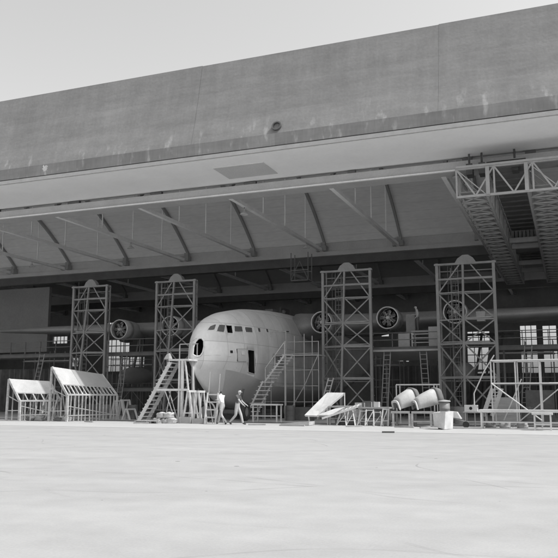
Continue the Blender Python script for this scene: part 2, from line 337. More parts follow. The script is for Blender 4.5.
# vault shells: profile in (depth, height) from the first beam to the next one
def vault(y0, y1):
    sp = y1 - y0; h = 5.0; z0 = 15.36
    L = []
    for k in range(25):
        t = k / 24; s_ = 2 * t - 1
        L.append((y0 + sp * t, z0 + h * (1 - abs(s_) ** 1.8)))
    return L
bays = [(43.6, 64.2), (65.4, 86.), (87., 101.)]
for bi, (a, b) in enumerate(bays):
    L = vault(a, b)
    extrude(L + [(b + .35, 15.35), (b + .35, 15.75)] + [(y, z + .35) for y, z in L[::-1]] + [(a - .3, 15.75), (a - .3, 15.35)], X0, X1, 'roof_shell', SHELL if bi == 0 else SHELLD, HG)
# roof over the front wall to first shell
extrude([(39.6, 21.6), (39.6, 21.95), (53.9, 22.1), (53.9, 21.8)], X0, X1, 'roof_slab', ROOFF, HG)
extrude([(53.9, 21.8), (53.9, 22.1), (60, 21.2), (65, 18.4), (75.7, 22), (86.5, 18.4), (94, 22), (101, 18), (101, 17.6), (94, 21.6), (86.5, 18.0), (75.7, 21.6), (65, 18.), (60, 20.9)], X0, X1, 'roof_cover', ROOFF, HG)
for a in (64.2, 86.0):
    extrude([(a, 14.5), (a, 15.34), (a + 1.1, 15.34), (a + 1.1, 14.5)], X0, X1, 'valley_beam', BEAM, HG)
    extrude([(a - .3, 14.1), (a - .3, 14.49), (a + 1.3, 14.49), (a + 1.3, 14.1)], X0, X1, 'beam_flange', BEAM, HG)
    extrude([(a + .2, 13.35), (a + .2, 14.09), (a + .9, 14.09), (a + .9, 13.35)], X0, X1, 'rail_beam', BEAMD, HG)
tx = [-13.5 - 7.05 * k for k in range(-5, 12)]
for bi, (a, b) in enumerate(bays):
    L = vault(a, b); yb = b
    for x in tx:
        if bi and x > -5: continue
        xr = x + .18
        mb = MB(); zt = 14.62
        mb.box(x - .14, x + .14, a + .4, yb - .05, zt - .13, zt + .13); tie = mb.build('tie_beam', TIE, HG)
        for f in ((.30, .52, .76) if bi == 0 else (.5,)):
            y = a + (b - a) * f; k = int(f * 24); z = L[k][1] + (L[k + 1][1] - L[k][1]) * (f * 24 - k)
            MB().box(x - .04, x + .04, y - .04, y + .04, zt + .135, z - .02).build('hanger_rod', TIE, tie)
        mb = MB()
        for (u, w) in zip(L, L[1:]):
            mb.hexa([(xr - .1, u[0], u[1] - .32), (xr + .1, u[0], u[1] - .32), (xr + .1, u[0], u[1] - .002), (xr - .1, u[0], u[1] - .002)],
                    [(xr - .1, w[0], w[1] - .32), (xr + .1, w[0], w[1] - .32), (xr + .1, w[0], w[1] - .002), (xr - .1, w[0], w[1] - .002)])
        mb.build('vault_rib', RIB, HG)
        mb = MB(); mb.box(x - .45, x + .5, yb - .75, yb - .06, 14.5, 14.98); mb.box(x - .1, x + .3, yb - .4, yb - .06, 14.98, 15.35); mb.build('tie_bracket', RIB, HG)
# walls with window openings
def holed(y, holes, x0, x1, z0, z1, name, m, th=.4):
    xs = sorted({x0, x1, *[v for h in holes for v in h[:2]]}); zs = sorted({z0, z1, *[v for h in holes for v in h[2:]]})
    mb = MB()
    for a, b in zip(xs, xs[1:]):
        run = []
        for c, d in zip(zs, zs[1:]):
            if any(h[0] <= a and b <= h[1] and h[2] <= c and d <= h[3] for h in holes): continue
            if run and abs(run[-1][1] - c) < 1e-6: run[-1][1] = d
            else: run.append([c, d])
        for c, d in run: mb.box(a, b, y, y + th, c, d)
    return mb.build(name, m, HG)
YB = 101.
hl = []
def hole(xa, ya, xb, yb):
    a = at(xa, ya, YB); b = at(xb, yb, YB); hl.append((a.x, b.x, b.z, a.z)); return hl[-1]
for h in ((106, 322, 127.5, 333), (106, 339.5, 127.5, 371), (128.5, 355, 143, 366.5), (397, 352, 403, 361), (404.5, 352, 408, 361.5), (466, 331, 489, 342.5), (466, 347, 489, 377), (518.5, 325, 538, 374), (541, 325, 558, 374),
          (52, 336, 66, 343), (70, 357, 77, 366), (380, 331, 388, 336)): hole(*h)
holed(YB, hl, X0, X1, 0, 17.6, 'back_wall', WALLI)
GLZ = bpy.data.materials.new('dusty_window_glass'); GLZ.use_nodes = True
n_, l_, p_ = nodes_of(GLZ); p_.inputs['Base Color'].default_value = (.8, .8, .8, 1); p_.inputs['Alpha'].default_value = .05; p_.inputs['Roughness'].default_value = .08; p_.inputs['IOR'].default_value = 1.02
for h in hl:
    mb = MB(); w = h[1] - h[0]; ht = h[3] - h[2]
    nx = max(1, round(w / .8)); nz = max(1, round(ht / .95))
    for i in range(nx + 1): x = h[0] + w * i / nx; mb.box(x - .045, x + .045, YB + .1, YB + .2, h[2], h[3])
    for i in range(nz + 1): z = h[2] + ht * i / nz; mb.box(h[0], h[1], YB + .12, YB + .22, z - .05, z + .05)
    wf = mb.build('window', STEELD, HG)
    MB().box(h[0], h[1], YB + .24, YB + .25, h[2], h[3]).build('pane', GLZ, wf)
mb = MB(); mb.box(X0, X0 + .4, 38.7, YB, 0, 17.5); mb.build('side_wall', WALLI, HG)
mb = MB(); mb.box(X1 - .4, X1, 38.7, YB, 0, 17.5); mb.build('side_wall', WALLI, HG)
for xa in (X0 + .5, X1 - 6):
    MB().box(xa, xa + 5.4, 38.3, 39.4, 0, 15.28).build('door_jamb', BEAM, HG)
# pale partition on the left at mid depth
MB().box(-70, at(48, 300, 66.5).x, 66.5, 66.9, 6.2, 13.3).build('partition_panel', WALLP, HG)

# ------------------------------------------------------------ lamps hanging from the ties
def pendant(x, y, z, label):
    r = thing('pendant_lamp', label, 'lamp', (x, y, z), 'pendant lamps under the vault')
    MB().tube((x, y, z + .25), (x, y, 14.5), .02).build('cord', STEELD, r)
    MB().lathe([(0, .30), (.04, .31), (.12, .22), (.22, .10), (.32, .07), (.4, .05)], (x, y, z - .1), (0, 0, 1), 20).build('lamp_shade', WPAINT, r, True)
pendant(-34.65 + .1, 53.9, 14.05, 'enamel pendant lamp in the left half of the vault, second lamp from the left edge')
pendant(-20.55, 46.3, 14.05, 'brightest pendant lamp, close behind the front beam under the soffit panel')
pendant(-20.55, 59.5, 14.1, 'small pendant lamp on the rear half of the tie above the aircraft cabin')
pendant(-48.75, 58.5, 14.1, 'dim pendant lamp deep under the vault at far left')

# ------------------------------------------------------------ overhead crane, upper right
CR = thing('overhead_crane', 'pale lattice overhead crane bridge running back into the hangar at upper right', 'crane', (-2.6, 41, 12.4))
zt, zb = 13.95, 12.35; ys0, ys1 = 41., 76.
def truss_face(mb, P, Q, dz, n, w=.1, wd=.07, posts=True):
    P = V(P); Q = V(Q); up = V((0, 0, dz))
    mb.bar(P, Q, w); mb.bar(P + up, Q + up, w)
    for i in range(n):
        a = P.lerp(Q, i / n); b = P.lerp(Q, (i + 1) / n); m_ = a.lerp(b, .5)
        if posts: mb.bar(a, a + up, wd * 1.1)
        mb.bar(a + up, b if i % 2 else b, wd) if not posts else (mb.bar(a + up, m_, wd), mb.bar(m_, b + up, wd))
    mb.bar(Q, Q + up, wd)
mb = MB(); truss_face(mb, (-5.3, 41, zb), (4.8, 41, zb), zt - zb, 5, .13, .085)
mb.bar((-5.3, 41, zt + .08), (4.8, 41, zt + .08), .3, .12)
for x in (-3.62, -1.6, .3): mb.bar((x, 40.95, zb), (x, 40.95, zt), .2, .12)
mb.build('front_truss', CRANE, CR)
for (xa, xb) in ((-5.3, -3.7), (-1.55, .1)):
    mb = MB(); n = 24
    for x in (xa, xb):
        for z in (zb, zt): mb.bar((x, ys0, z), (x, ys1, z), .12)
    for i in range(n + 1):
        y = ys0 + (ys1 - ys0) * i / n; y2 = ys0 + (ys1 - ys0) * min(i + 1, n) / n
        mb.bar((xa, y, zb), (xb, y, zb), .08, .07)
        mb.bar((xa, y, zb + .02), (xb, y2, zb + .02), .05)
        mb.bar((xb, y, zb + .02), (xa, y2, zb + .02), .05)
        for x in (xa, xb):
            mb.bar((x, y, zb), (x, y, zt), .07)
            if i < n: mb.bar((x, y, zb if i % 2 else zt), (x, y2, zt if i % 2 else zb), .07)
        mb.bar((xa, y, zt), (xb, y, zb), .05)
    g = mb.build('side_girder', CRANE, CR)
    MB().box(xa + .15, xb - .15, ys0 + .3, ys1, zb + .3, zb + .36).build('walkway', WOODM, g)
for y in (56., 58.4, 66, 70): MB().box(-3.6, -1.65, y, y + .35, zb + .2, zb + .55).build('cross_girder', CRANE, CR)
for i in range(7): MB().box(-3.5 + i * .27, -3.3 + i * .27, 56.6, 57.6, zb + .6, zb + 1.2).build('hoist_drum', STEEL, CR)
mb = MB()
for i in range(26): y = 42 + i * 1.35; mb.box(-3.66, -1.6, y, y + .1, zt + .15, zt + .25)
mb.box(-3.66, -1.6, ys0, ys1, zt + .26, zt + .3)
mb.build('slatted_deck', STEEL, CR)
mb = MB()
for x in (-5.3, -3.7, -1.55, .1):
    for y in (44., 64.5): mb.box(x - .08, x + .08, y - .08, y + .08, zt, 14.44 if y < 50 else 14.1)
for x in (-4.9, -4.2, -2.4, .5): mb.box(x, x + .35, 42.2, 43., 13.95, 14.6); mb.tube((x + .15, 42.6, 14.5), (x + .15, 42.6, 15.28), .06)
mb.build('suspension_hangers', STEELD, CR)
mb = MB(); mb.tube((-5.9, 44, 14.4), (-5.25, 41.1, zt - .4), .07); mb.build('brace', CRANE, CR)

# small cage hanging from the valley beam
CG = thing('hanging_cage', 'small steel maintenance cage hanging under the rear beam above the aircraft', 'cage', (-21.0, 58, 10.9))
a = at(292, 281, 62); b = at(309, 281, 62); t = at(292, 262, 62).z
mb = MB()
for x in (a.x, b.x):
    for y in (61.5, 62.5): mb.bar((x, y, a.z), (x, y, 14.1), .07)
for z in (a.z, a.z + .9): mb.bar((a.x, 61.5, z), (b.x, 61.5, z), .08); mb.bar((a.x, 62.5, z), (b.x, 62.5, z), .08)
mb.bar((a.x, 61.5, a.z), ((a.x + b.x) / 2, 61.5, t), .05); mb.bar((b.x, 61.5, a.z), ((a.x + b.x) / 2, 61.5, t), .05)
mb.build('cage_frame', STEEL, CG); MB().box(a.x, b.x, 61.5, 62.5, a.z - .06, a.z).build('cage_floor', STEEL, CG)

# ------------------------------------------------------------ flying boat
AX = -19.9
FB = thing('flying_boat', 'large bare metal flying boat with six engines, its blunt nose facing out of the hangar', 'flying boat', (AX, 46, 0))
ST = [ # y, keel z, chine half width, chine z, half width, mid z, top z
 (37.95, 3.0, .03, 3.2, .06, 3.5, 3.95), (38.06, 2.72, .12, 3.05, .26, 3.6, 4.35), (38.4, 2.4, .28, 2.96, .56, 3.7, 4.92), (38.95, 2.0, .58, 3.0, .92, 3.8, 5.5),
 (39.8, 1.52, .92, 3.02, 1.26, 3.9, 6.04), (40.95, 1.06, 1.25, 2.92, 1.56, 3.95, 6.46), (42.4, .76, 1.52, 2.7, 1.8, 4.0, 6.78),
 (44.5, .60, 1.78, 2.32, 1.98, 4.1, 7.1), (48, .56, 1.84, 2.0, 2.0, 4.2, 7.38), (52, .58, 1.84, 1.88, 2.0, 4.3, 7.52), (56, .62, 1.8, 1.9, 1.95, 4.4, 7.5),
 (60, .85, 1.55, 2.0, 1.8, 4.5, 7.35), (66, 1.6, 1.1, 2.5, 1.4, 4.7, 7.1), (72, 2.8, .7, 3.4, .95, 5.0, 6.8), (80, 4.8, .2, 5.0, .3, 5.6, 6.4)]
def section(s):
    y, zk, bc, zc, b, zm, zt = s; P = []
    for k in range(4): f = k / 4; P.append((bc * f, zk + (zc - zk) * f ** 1.15))          # V bottom
    P.append((bc, zc))
    for k in range(1, 4): f = k / 4; P.append((bc + (b - bc) * sin(f * pi / 2), zc + (zm - zc) * f))
    for k in range(0, 9):
        a = k / 8 * pi / 2; P.append((b * cos(a) ** .82, zm + (zt - zm) * sin(a) ** .92))
    return P
mb = MB(); rings = []
# resample stations smoothly
def interp(i, t):
    p0 = ST[max(i - 1, 0)]; p1 = ST[i]; p2 = ST[i + 1]; p3 = ST[min(i + 2, len(ST) - 1)]; out = []
    for k in range(7):
        if k == 0: out.append(p1[0] + (p2[0] - p1[0]) * t); continue
        d1 = (p2[k] - p0[k]) / (p2[0] - p0[0]); d2 = (p3[k] - p1[k]) / (p3[0] - p1[0]); h = p2[0] - p1[0]
        out.append((2*t**3 - 3*t*t + 1) * p1[k] + (t**3 - 2*t*t + t) * h * d1 + (-2*t**3 + 3*t*t) * p2[k] + (t**3 - t*t) * h * d2)
    return out
secs = []
for i in range(len(ST) - 1):
    n = 4 if i < 7 else 3
    for k in range(n): secs.append(interp(i, k / n))
secs.append(list(ST[-1]))
for s in secs:
    P = section(s); rings.append([mb.b.verts.new((AX + x, s[0], z)) for x, z in P] + [mb.b.verts.new((AX - x, s[0], z)) for x, z in P[-2:0:-1]])
n = len(rings[0]); NP = len(section(ST[0]))
for u, w in zip(rings, rings[1:]):
    for i in range(n):
        f = mb.b.faces.new((u[i], u[(i + 1) % n], w[(i + 1) % n], w[i]))
        below = i < 4 or i >= n - 4
        c = f.calc_center_median()
        f.material_index = 1 if below else 0
        f.smooth = True
mb.b.faces.new(rings[0]); mb.b.faces.new(rings[-1][::-1])
for e in mb.b.edges: e.smooth = True
hull = mb.build('hull', [HULL, HBOT, DARK], FB)
me = hull.data
for p in me.polygons:
    if len(p.vertices) == 4: p.use_smooth = True
def solid_bvh():
    dg = bpy.context.evaluated_depsgraph_get(); bm = bmesh.new(); bm.from_mesh(hull.data); bmesh.ops.transform(bm, matrix=Matrix.Translation(FB.location), verts=bm.verts)
    t = BVHTree.FromBMesh(bm); bm.free(); return t
BV = solid_bvh()
CAMP = V((0, 0, EYE))
def on_hull(px, py):
    d = ray(px, py).normalized(); h = BV.ray_cast(CAMP, d); return (h[0], h[1]) if h[0] else (None, None)
# real openings: crew door, small hatch window slot and bow hatch, cut with boolean cutters
def cutter(pix, depth, dirv):
    pts = [on_hull(*p)[0] for p in pix]
    if any(p is None for p in pts): return None
    d = V(dirv).normalized(); mb = MB(); mb.hexa([p + d * .5 for p in pts], [p - d * depth for p in pts])
    return mb
cuts = []
door_px = [(246.5, 349), (253.2, 350), (253.8, 373.8), (247, 371.8)]
bow_px = [(192.6, 347), (194.5, 341.5), (197.5, 338), (200.6, 337.6), (202.8, 340.5), (203, 346), (201.6, 352), (199.2, 355.5), (195.5, 356), (192, 354)]
slit_px = [(225.2, 325), (230.6, 325.2), (231.6, 332.6), (226.6, 332.2)]
for px_, dep, dv in ((door_px, 1.4, (1, -.15, 0)), (bow_px, .9, (.75, -1, .1)), (slit_px, .7, (1, -.6, .15))):
    c = cutter(px_, dep, dv)
    if c:
        co = c.build('cut', DARK); cuts.append(co)
        md = hull.modifiers.new('cut', 'BOOLEAN'); md.object = co; md.operation = 'DIFFERENCE'; md.solver = 'EXACT'; md.material_mode = 'TRANSFER'
bpy.context.view_layer.update()
dg = bpy.context.evaluated_depsgraph_get(); new = bpy.data.meshes.new_from_object(hull.evaluated_get(dg)); hull.modifiers.clear(); hull.data = new
for c in cuts: bpy.data.objects.remove(c)
def patch(pix, name, m, parent, off=.012, sub=4, mirror=False):
    (a, b, c, d) = pix; mb = MB(); G = []
    for i in range(sub + 1):
        row = []
        for j in range(sub + 1):
            u, v = i / sub, j / sub
            x = (a[0]*(1-u)+b[0]*u)*(1-v) + (d[0]*(1-u)+c[0]*u)*v; y = (a[1]*(1-u)+b[1]*u)*(1-v) + (d[1]*(1-u)+c[1]*u)*v
            h, nn = on_hull(x, y)
            if h is None: return
            row.append(mb.b.verts.new(h + nn * off))
        G.append(row)
    for i in range(sub):
        for j in range(sub): mb.b.faces.new((G[i][j], G[i+1][j], G[i+1][j+1], G[i][j+1]))
    o = mb.build(name, m, parent)
    sm = o.modifiers.new('thick', 'SOLIDIFY'); sm.thickness = .01; return o
def outline(pts, name, m, parent, r=.03, closed=True):
    mb = MB(); P = []
    for p in pts:
        h, nn = on_hull(*p)
        if h is None: return
        P.append(h + nn * .01)
    for i in range(len(P) if closed else len(P) - 1): mb.tube(P[i], P[(i + 1) % len(P)], r, 6)
    return mb.build(name, m, parent)
for w in ([(206.5, 329.8), (209, 326), (215, 323.8), (213.2, 329.4)], [(215.4, 331), (218, 324.3), (224, 324.6), (222.6, 332)],
          [(233, 325.6), (240.6, 326), (241.6, 331.4), (233.6, 331.4)], [(243.6, 326.6), (250.6, 327.2), (251.4, 332.2), (244.6, 331.8)],
          [(256.2, 327.4), (258.8, 327.8), (259.4, 331.8), (257.2, 331.6)], [(264.4, 328.2), (266.8, 328.6), (267.4, 332), (265.4, 331.8)], [(284.4, 330.2), (287.6, 330.4), (288, 332.2), (285, 332)]):
    f_ = patch(w, 'window', GLASS, hull)
    if f_: outline(w, 'window_frame', HULL, f_, .022)
outline(bow_px, 'bow_hatch_rim', COWL, FB, .05)
o = patch([(235.6, 348.6), (244.8, 348.9), (245.2, 360.6), (236.2, 360.4)], 'door', BEAM, FB, .06)
outline([(235.6, 348.6), (244.8, 348.9), (245.2, 360.6), (236.2, 360.4)], 'door_frame', STEELD, o, .025)
patch([(239, 350.4), (242.2, 350.6), (242.4, 354.4), (239.4, 354.2)], 'porthole', WPAINT, o, .09)
outline(door_px, 'doorway_frame', COWL, FB, .03)
patch([(229, 350), (231.4, 350), (231.6, 352.6), (229.2, 352.6)], 'small_port', DARK, FB, .02, 2)
outline([(195, 356), (205, 355), (216, 354.5), (230, 356)], 'seam_strip', BEAM, FB, .012, False)
outline([(209.5, 340), (209.5, 372), (208, 392)], 'seam_strip', BEAM, FB, .012, False)
outline([(231, 336), (233.5, 352), (235.5, 368)], 'seam_strip', BEAM, FB, .012, False)
MB().lathe([(0, .0), (.0, .16), (.3, .14), (.34, 0)], (AX + .3, 51.5, 7.45), (0, 0, 1), 16).build('roof_dome', GLASS, FB, True)
mb = MB(); mb.box(AX - .3, AX + .3, 49.3, 50.4, 7.4, 7.62); mb.build('roof_hatch', STEELD, FB)
# wing
def airfoil(c, tck):
    return [(c * u, tck * c * v) for u, v in ((0, 0), (.015, .22), (.05, .36), (.12, .5), (.25, .58), (.4, .55), (.6, .42), (.8, .22), (1, .02), (1, -.02), (.7, -.18), (.4, -.34), (.2, -.38), (.08, -.30), (.03, -.2), (.01, -.1))]
for sgn in (1, -1):
    mb = MB(); rw = []
    for (xx, c, tck, le, z) in ((1.2, 8.4, .27, 50.6, 6.3), (2.2, 8.2, .25, 50.9, 6.4), (3.3, 7.8, .2, 51.5, 6.6), (14, 6.6, .165, 52.0, 6.85), (22, 4.9, .15, 52.9, 7.1), (28.4, 2.6, .12, 54, 7.3)):
        rw.append([mb.b.verts.new((AX + sgn * xx, le + u, z + w)) for u, w in airfoil(c, tck)])
    for a, b in zip(rw, rw[1:]):
        for i in range(len(a)): mb.b.faces.new((a[i], a[(i + 1) % len(a)], b[(i + 1) % len(b)], b[i])).smooth = True
    mb.b.faces.new(rw[0]); mb.b.faces.new(rw[-1])
    mb.build('wing', WINGM, FB)
# engines
def engine(x, y, z, bare=False):
    mb = MB()
    for k in range(14):
        a = 2 * pi * k / 14; yy = y + (.32 if k % 2 else .62)
        mb.tube((x + .22 * cos(a), yy, z + .22 * sin(a)), (x + .56 * cos(a), yy, z + .56 * sin(a)), .105, 8)
    mb.lathe([(.28, .001), (.28, .2), (.2, .24), (.2, .32), (1.2, .34)], (x, y, z), (0, 1, 0), 20)
    e = mb.build('engine', CYL, FB)
    MB().lathe([(.0, .70), (-.03, .745), (.03, .785), (.5, .80), (.95, .80), (.95, .76), (.35, .74), (.05, .69)], (x, y, z), (0, 1, 0), 40, True).build('cowl_ring', COWL if not bare else TUBEL, e, True)
    MB().lathe([(-.02, .001), (-.02, .1), (.08, .13), (.28, .16)], (x, y, z), (0, 1, 0), 16).build('propeller_hub', TUBEL, e, True)
    mb = MB()
    for k in range(7):
        a = 2 * pi * k / 7 + .2; mb.tube((x + .14 * cos(a), y + .18, z + .14 * sin(a)), (x + .5 * cos(a), y + .24, z + .5 * sin(a)), .018, 6)
    mb.build('push_rods', TUBEL, e)
    MB().lathe([(.98, .72), (1.1, .79), (1.9, .74), (3.0, .55), (4.2, .3)], (x, y, z), (0, 1, 0), 32).build('nacelle', WINGM, e, True)
    mb = MB(); mb.lathe([(.3, .1), (.35, .2), (1.3, .22), (1.9, .12)], (x, y, z - .78), (0, 1, 0), 14); mb.build('oil_cooler', CYL, e, True)
    return e
for i, dx in enumerate((3.7, 8.45, 13.0)):
    for sgn in (1, -1): engine(AX + sgn * dx, 50.0, 6.62 + .14 * i + (.08 if sgn > 0 and i == 2 else 0) - (.25 if sgn < 0 and i == 2 else 0))
# floats, retracted under the wing
for sgn in (1, -1):
    x = AX + sgn * 13.1; mb = MB()
    mb.lathe([(0, .02), (.15, .28), (.6, .5), (1.4, .66), (2.6, .68), (4.0, .5), (5.2, .08)], (x, 50.6, 3.05), (0, 1, .02), 24)
    f_ = mb.build('wing_float', FLOATSHADE, FB, True)
    MB().bar((x, 52.4, 3.6), (x + .2, 53, 6.3), .16).build('float_strut', STEELD, f_); MB().bar((x, 53.6, 3.6), (x - .3, 54.4, 6.3), .16).build('float_strut', STEELD, f_)
# tail
mb = MB(); rw = []
for xx, c in ((-9, 2), (-1, 4), (1, 4), (9, 2)): rw.append([mb.b.verts.new((AX + xx, 74 + (4 - c) * .5 + u, 7.6 + abs(xx) * .15 + w)) for u, w in airfoil(c, .12)])
for a, b in zip(rw, rw[1:]):
    for i in range(len(a)): mb.b.faces.new((a[i], a[(i + 1) % len(a)], b[(i + 1) % len(b)], b[i]))
mb.b.faces.new(rw[0]); mb.b.faces.new(rw[-1]); mb.build('tailplane', WINGM, FB)
for sgn in (1, -1):
    MB().hexa([(AX + sgn * 9, 74, 6.8), (AX + sgn * 9, 77.5, 6.8), (AX + sgn * 9, 77.8, 11), (AX + sgn * 9, 75.2, 11)], [(AX + sgn * 9.2, 74, 6.8), (AX + sgn * 9.2, 77.5, 6.8), (AX + sgn * 9.2, 77.8, 11), (AX + sgn * 9.2, 75.2, 11)]).build('tail_fin', WINGM, FB)

# beaching trolley under the hull
BT = thing('beaching_trolley', 'dark wheeled beaching trolley carrying the flying boat under its keel', 'trolley', (AX, 42, 0))
mb = MB(); mb.bar((AX - 1.6, 41.2, .55), (AX + 1.6, 41.2, .55), .22); mb.bar((AX - 1.6, 47.5, .5), (AX + 1.6, 47.5, .5), .22); mb.bar((AX - .5, 41.2, .45), (AX - .5, 60, .45), .2); mb.bar((AX + .5, 41.2, .45), (AX + .5, 60, .45), .2); mb.bar((AX - 1.6, 58, .5), (AX + 1.6, 58, .5), .22)
mb.bar((AX - 1.3, 41.2, .6), (AX - 1.5, 41.5, 1.9), .12); mb.bar((AX + 1.3, 41.2, .6), (AX + 1.5, 41.5, 1.9), .12)
mb.build('cradle_frame', STEELD, BT)
for sx in (-1.75, 1.75):
    for y in (41.2, 47.5, 58):
        w_ = MB().lathe([(-.15, .3), (-.17, .48), (-.1, .54), (.1, .54), (.17, .48), (.15, .3)], (AX + sx, y, .545), (1, 0, 0), 28, True).build('wheel', RUB, BT, True)
        MB().lathe([(-.12, .001), (-.1, .29), (.1, .29), (.12, .001)], (AX + sx, y, .545), (1, 0, 0), 20).build('wheel_rim', STEEL, w_)
x = gx(205, 39.6)
BW = thing('bow_dolly', 'low dolly with one big wheel under the bow, behind the short white ladder', 'dolly', (x, 39.6, 0))
MB().lathe([(-.12, .36), (-.14, .5), (-.08, .56), (.08, .56), (.14, .5), (.12, .36)], (x, 39.6, .565), (.3, -1, 0), 32, True).build('wheel', RUB, BW, True)
MB().lathe([(-.1, .001), (-.09, .35), (.09, .35), (.1, .001)], (x, 39.6, .565), (.3, -1, 0), 24).build('wheel_rim', STEEL, BW)
mb = MB()
for k in range(9):
    a0 = R(-25 + k * 14); a1 = R(-25 + (k + 1) * 14)
    mb.bar((x + .64 * cos(a0), 39.5, .565 + .64 * sin(a0)), (x + .64 * cos(a1), 39.5, .565 + .64 * sin(a1)), .16, .03)
mb.build('mudguard', TUBEL, BW)
MB().bar((x - 1.2, 39.7, .5), (x + .1, 39.7, .56), .14).build('axle_beam', STEELD, BW)

# ------------------------------------------------------------ lattice towers of the wing docks
def make_tower():
    w = 3.3; d = .55; H = 9.75
    r = thing('lattice_tower', '', 'tower', (0, 0, 0), 'steel lattice towers round the wings')
    mb = MB()
    for x in (0, w): mb.bar((x, 0, 0), (x, 0, H), .17)
    for x in (0.08, w - .08): mb.bar((x, d, 0), (x, d, H), .09)
    for h in (.4, 1.5, 2.58, 3.6, 4.64, 5.4, 6.14, 7., 7.85, 8.71, 9.6):
        for x in (0, w): mb.bar((x, 0, h), (x, d, h), .05)
    mb.build('corner_posts', STEEL, r)
    c = w * .465
    mb = MB(); mb.bar((c - .05, -1.1, .0), (c, -.02, 9.6), .13); mb.build('raking_post', STEEL, r)
    mb = MB()
    for h, t in ((.5, .08), (2.58, .16), (4.64, .14), (6.14, .09), (7.85, .08), (8.71, .13)):
        yy = -1.1 * (1 - h / 9.6); mb.bar((0, 0, h), (c, yy, h), t * .9); mb.bar((w, 0, h), (c, yy, h), t)
    for h in (2.4, 4.5, 7.85, 9.3): mb.bar((.08, d, h), (w - .08, d, h), .06)
    mb.build('cross_beams', STEEL, r)
    mb = MB(); b = .075
    mb.bar((w * .40, 0, 9.6), (.05, 0, 7.85), b); mb.bar((w * .60, 0, 9.6), (w - .05, 0, 7.85), b)
    for (z0, z1) in ((6.14, 7.85), (4.64, 6.14), (2.58, 4.64), (.5, 2.58)):
        y0_ = -1.1 * (1 - z0 / 9.6); y1_ = -1.1 * (1 - z1 / 9.6)
        mb.bar((0, 0, z1), (c, y0_, z0), b); mb.bar((c, y1_, z1), (w, 0, z0), b)
        if z0 != 6.14: mb.bar((c, y1_, z1), (0, 0, z0), b * .8)
        mb.bar((w, 0, z1), (c, y0_, z0), b)
    mb.build('diagonal_braces', STEEL, r)
    mb = MB(); cx_ = w * .53
    mb.hexa([(cx_ - .72, -.1, 9.62), (cx_ + .62, -.1, 9.62), (cx_ + .4, -.1, 10.0), (cx_ + .12, -.1, 10.2), (cx_ - .2, -.1, 10.2), (cx_ - .5, -.1, 10.0)],
            [(cx_ - .72, .35, 9.62), (cx_ + .62, .35, 9.62), (cx_ + .4, .35, 10.0), (cx_ + .12, .35, 10.2), (cx_ - .2, .35, 10.2), (cx_ - .5, .35, 10.0)])
    mb.box(-.15, w + .15, -.12, .1, 9.6, 9.72)
    mb.build('pulley_head', STEEL, r)
    mb = MB()
    for x in (.62, .86, 1.06): mb.tube((x, .12, .3), (x, .12, 9.6), .018, 5)
    mb.build('hoist_ropes', STEELD, r)
    mb = MB()
    for x in (.75, 1.17): mb.bar((x, d - .1, 0), (x, d - .1, 9.5), .05)
    for k in range(31): mb.bar((.75, d - .1, .25 + k * .3), (1.17, d - .1, .25 + k * .3), .03)
    mb.build('ladder', STEEL, r)
    return r
tower = make_tower()
for i, (xl, lab) in enumerate(((70.5, 'grey lattice tower standing left of the leftmost bare engine'), (154.5, 'grey lattice tower directly left of the flying boat nose, behind the white stairs'),
                               (322.5, 'grey lattice tower with a ladder in front of the right inner engine'), (438.5, 'tallest grey lattice tower framing the outermost right engine'))):
    o = tower if i == 0 else copy_tree(tower); o.location = (at(xl, 350, 47).x, 47, 0); o['label'] = lab; o.scale = ((.9, .93, .98, 1.05)[i], 1, 1)
# dock platforms between towers
def dock(name, label, x0, x1, y0, y1, z, zr, extra=()):
    r = thing(name, label, 'platform', ((x0 + x1) / 2, y0, 0), 'working platforms under the wings')
    MB().box(x0, x1, y0, y1, z - .12, z).build('deck', WOODD, r); mb = MB()
    mb.bar((x0, y0 - .03, z - .2), (x1, y0 - .03, z - .2), .1, .2); mb.bar((x0, y1, z - .2), (x1, y1, z - .2), .1, .2); mb.build('deck_beam', STEELD, r)
    mb = MB(); n = max(2, round((x1 - x0) / 1.5))
    for i in range(n + 1): mb.bar((x0 + (x1 - x0) * i / n, y0, z), (x0 + (x1 - x0) * i / n, y0, z + zr), .05)
    for f in (.5, 1): mb.bar((x0, y0, z + zr * f), (x1, y0, z + zr * f), .05)
    mb.build('railing', STEELD, r)
    mb = MB()
    for x in (x0 + .2, x1 - .2): mb.bar((x, y1, 0), (x, y1, z - .12), .12)
    mb.build('posts', STEEL, r); return r
a = at(107, 351, 48); b = at(155, 351, 48); dock('wing_platform', 'narrow dark working platform between the two left towers', a.x, b.x, 48, 49.6, 4.72, .95)
dock('wing_platform', 'low crossbeam platform near floor level between the two left towers', a.x, b.x, 48.2, 49.2, 2.1, .02)
a = at(371, 346, 48); b = at(438, 346, 48); pd = dock('wing_platform', 'broad timber working platform between the two right towers under the bare engine', a.x, b.x, 47.6, 51.2, 4.6, .9)
dock('wing_platform', 'shadowed working platform left of the leftmost tower', -46, at(70, 351, 48).x, 48, 49.6, 4.75, .95)
xr = gx(497, 48); dock('wing_platform', 'shadowed working platform right of the tallest tower', xr + .1, 8, 48.6, 51, 4.6, .9)
mb = MB(); mb.hexa([(a.x, 47.5, 4.3), (b.x, 47.5, 4.3), (b.x, 47.5, 4.42), (a.x, 47.5, 4.42)], [(a.x, 52, 3.9), (b.x, 52, 3.9), (b.x, 52, 4.02), (a.x, 52, 4.02)]); mb.build('canopy_boards', WOODM, pd)
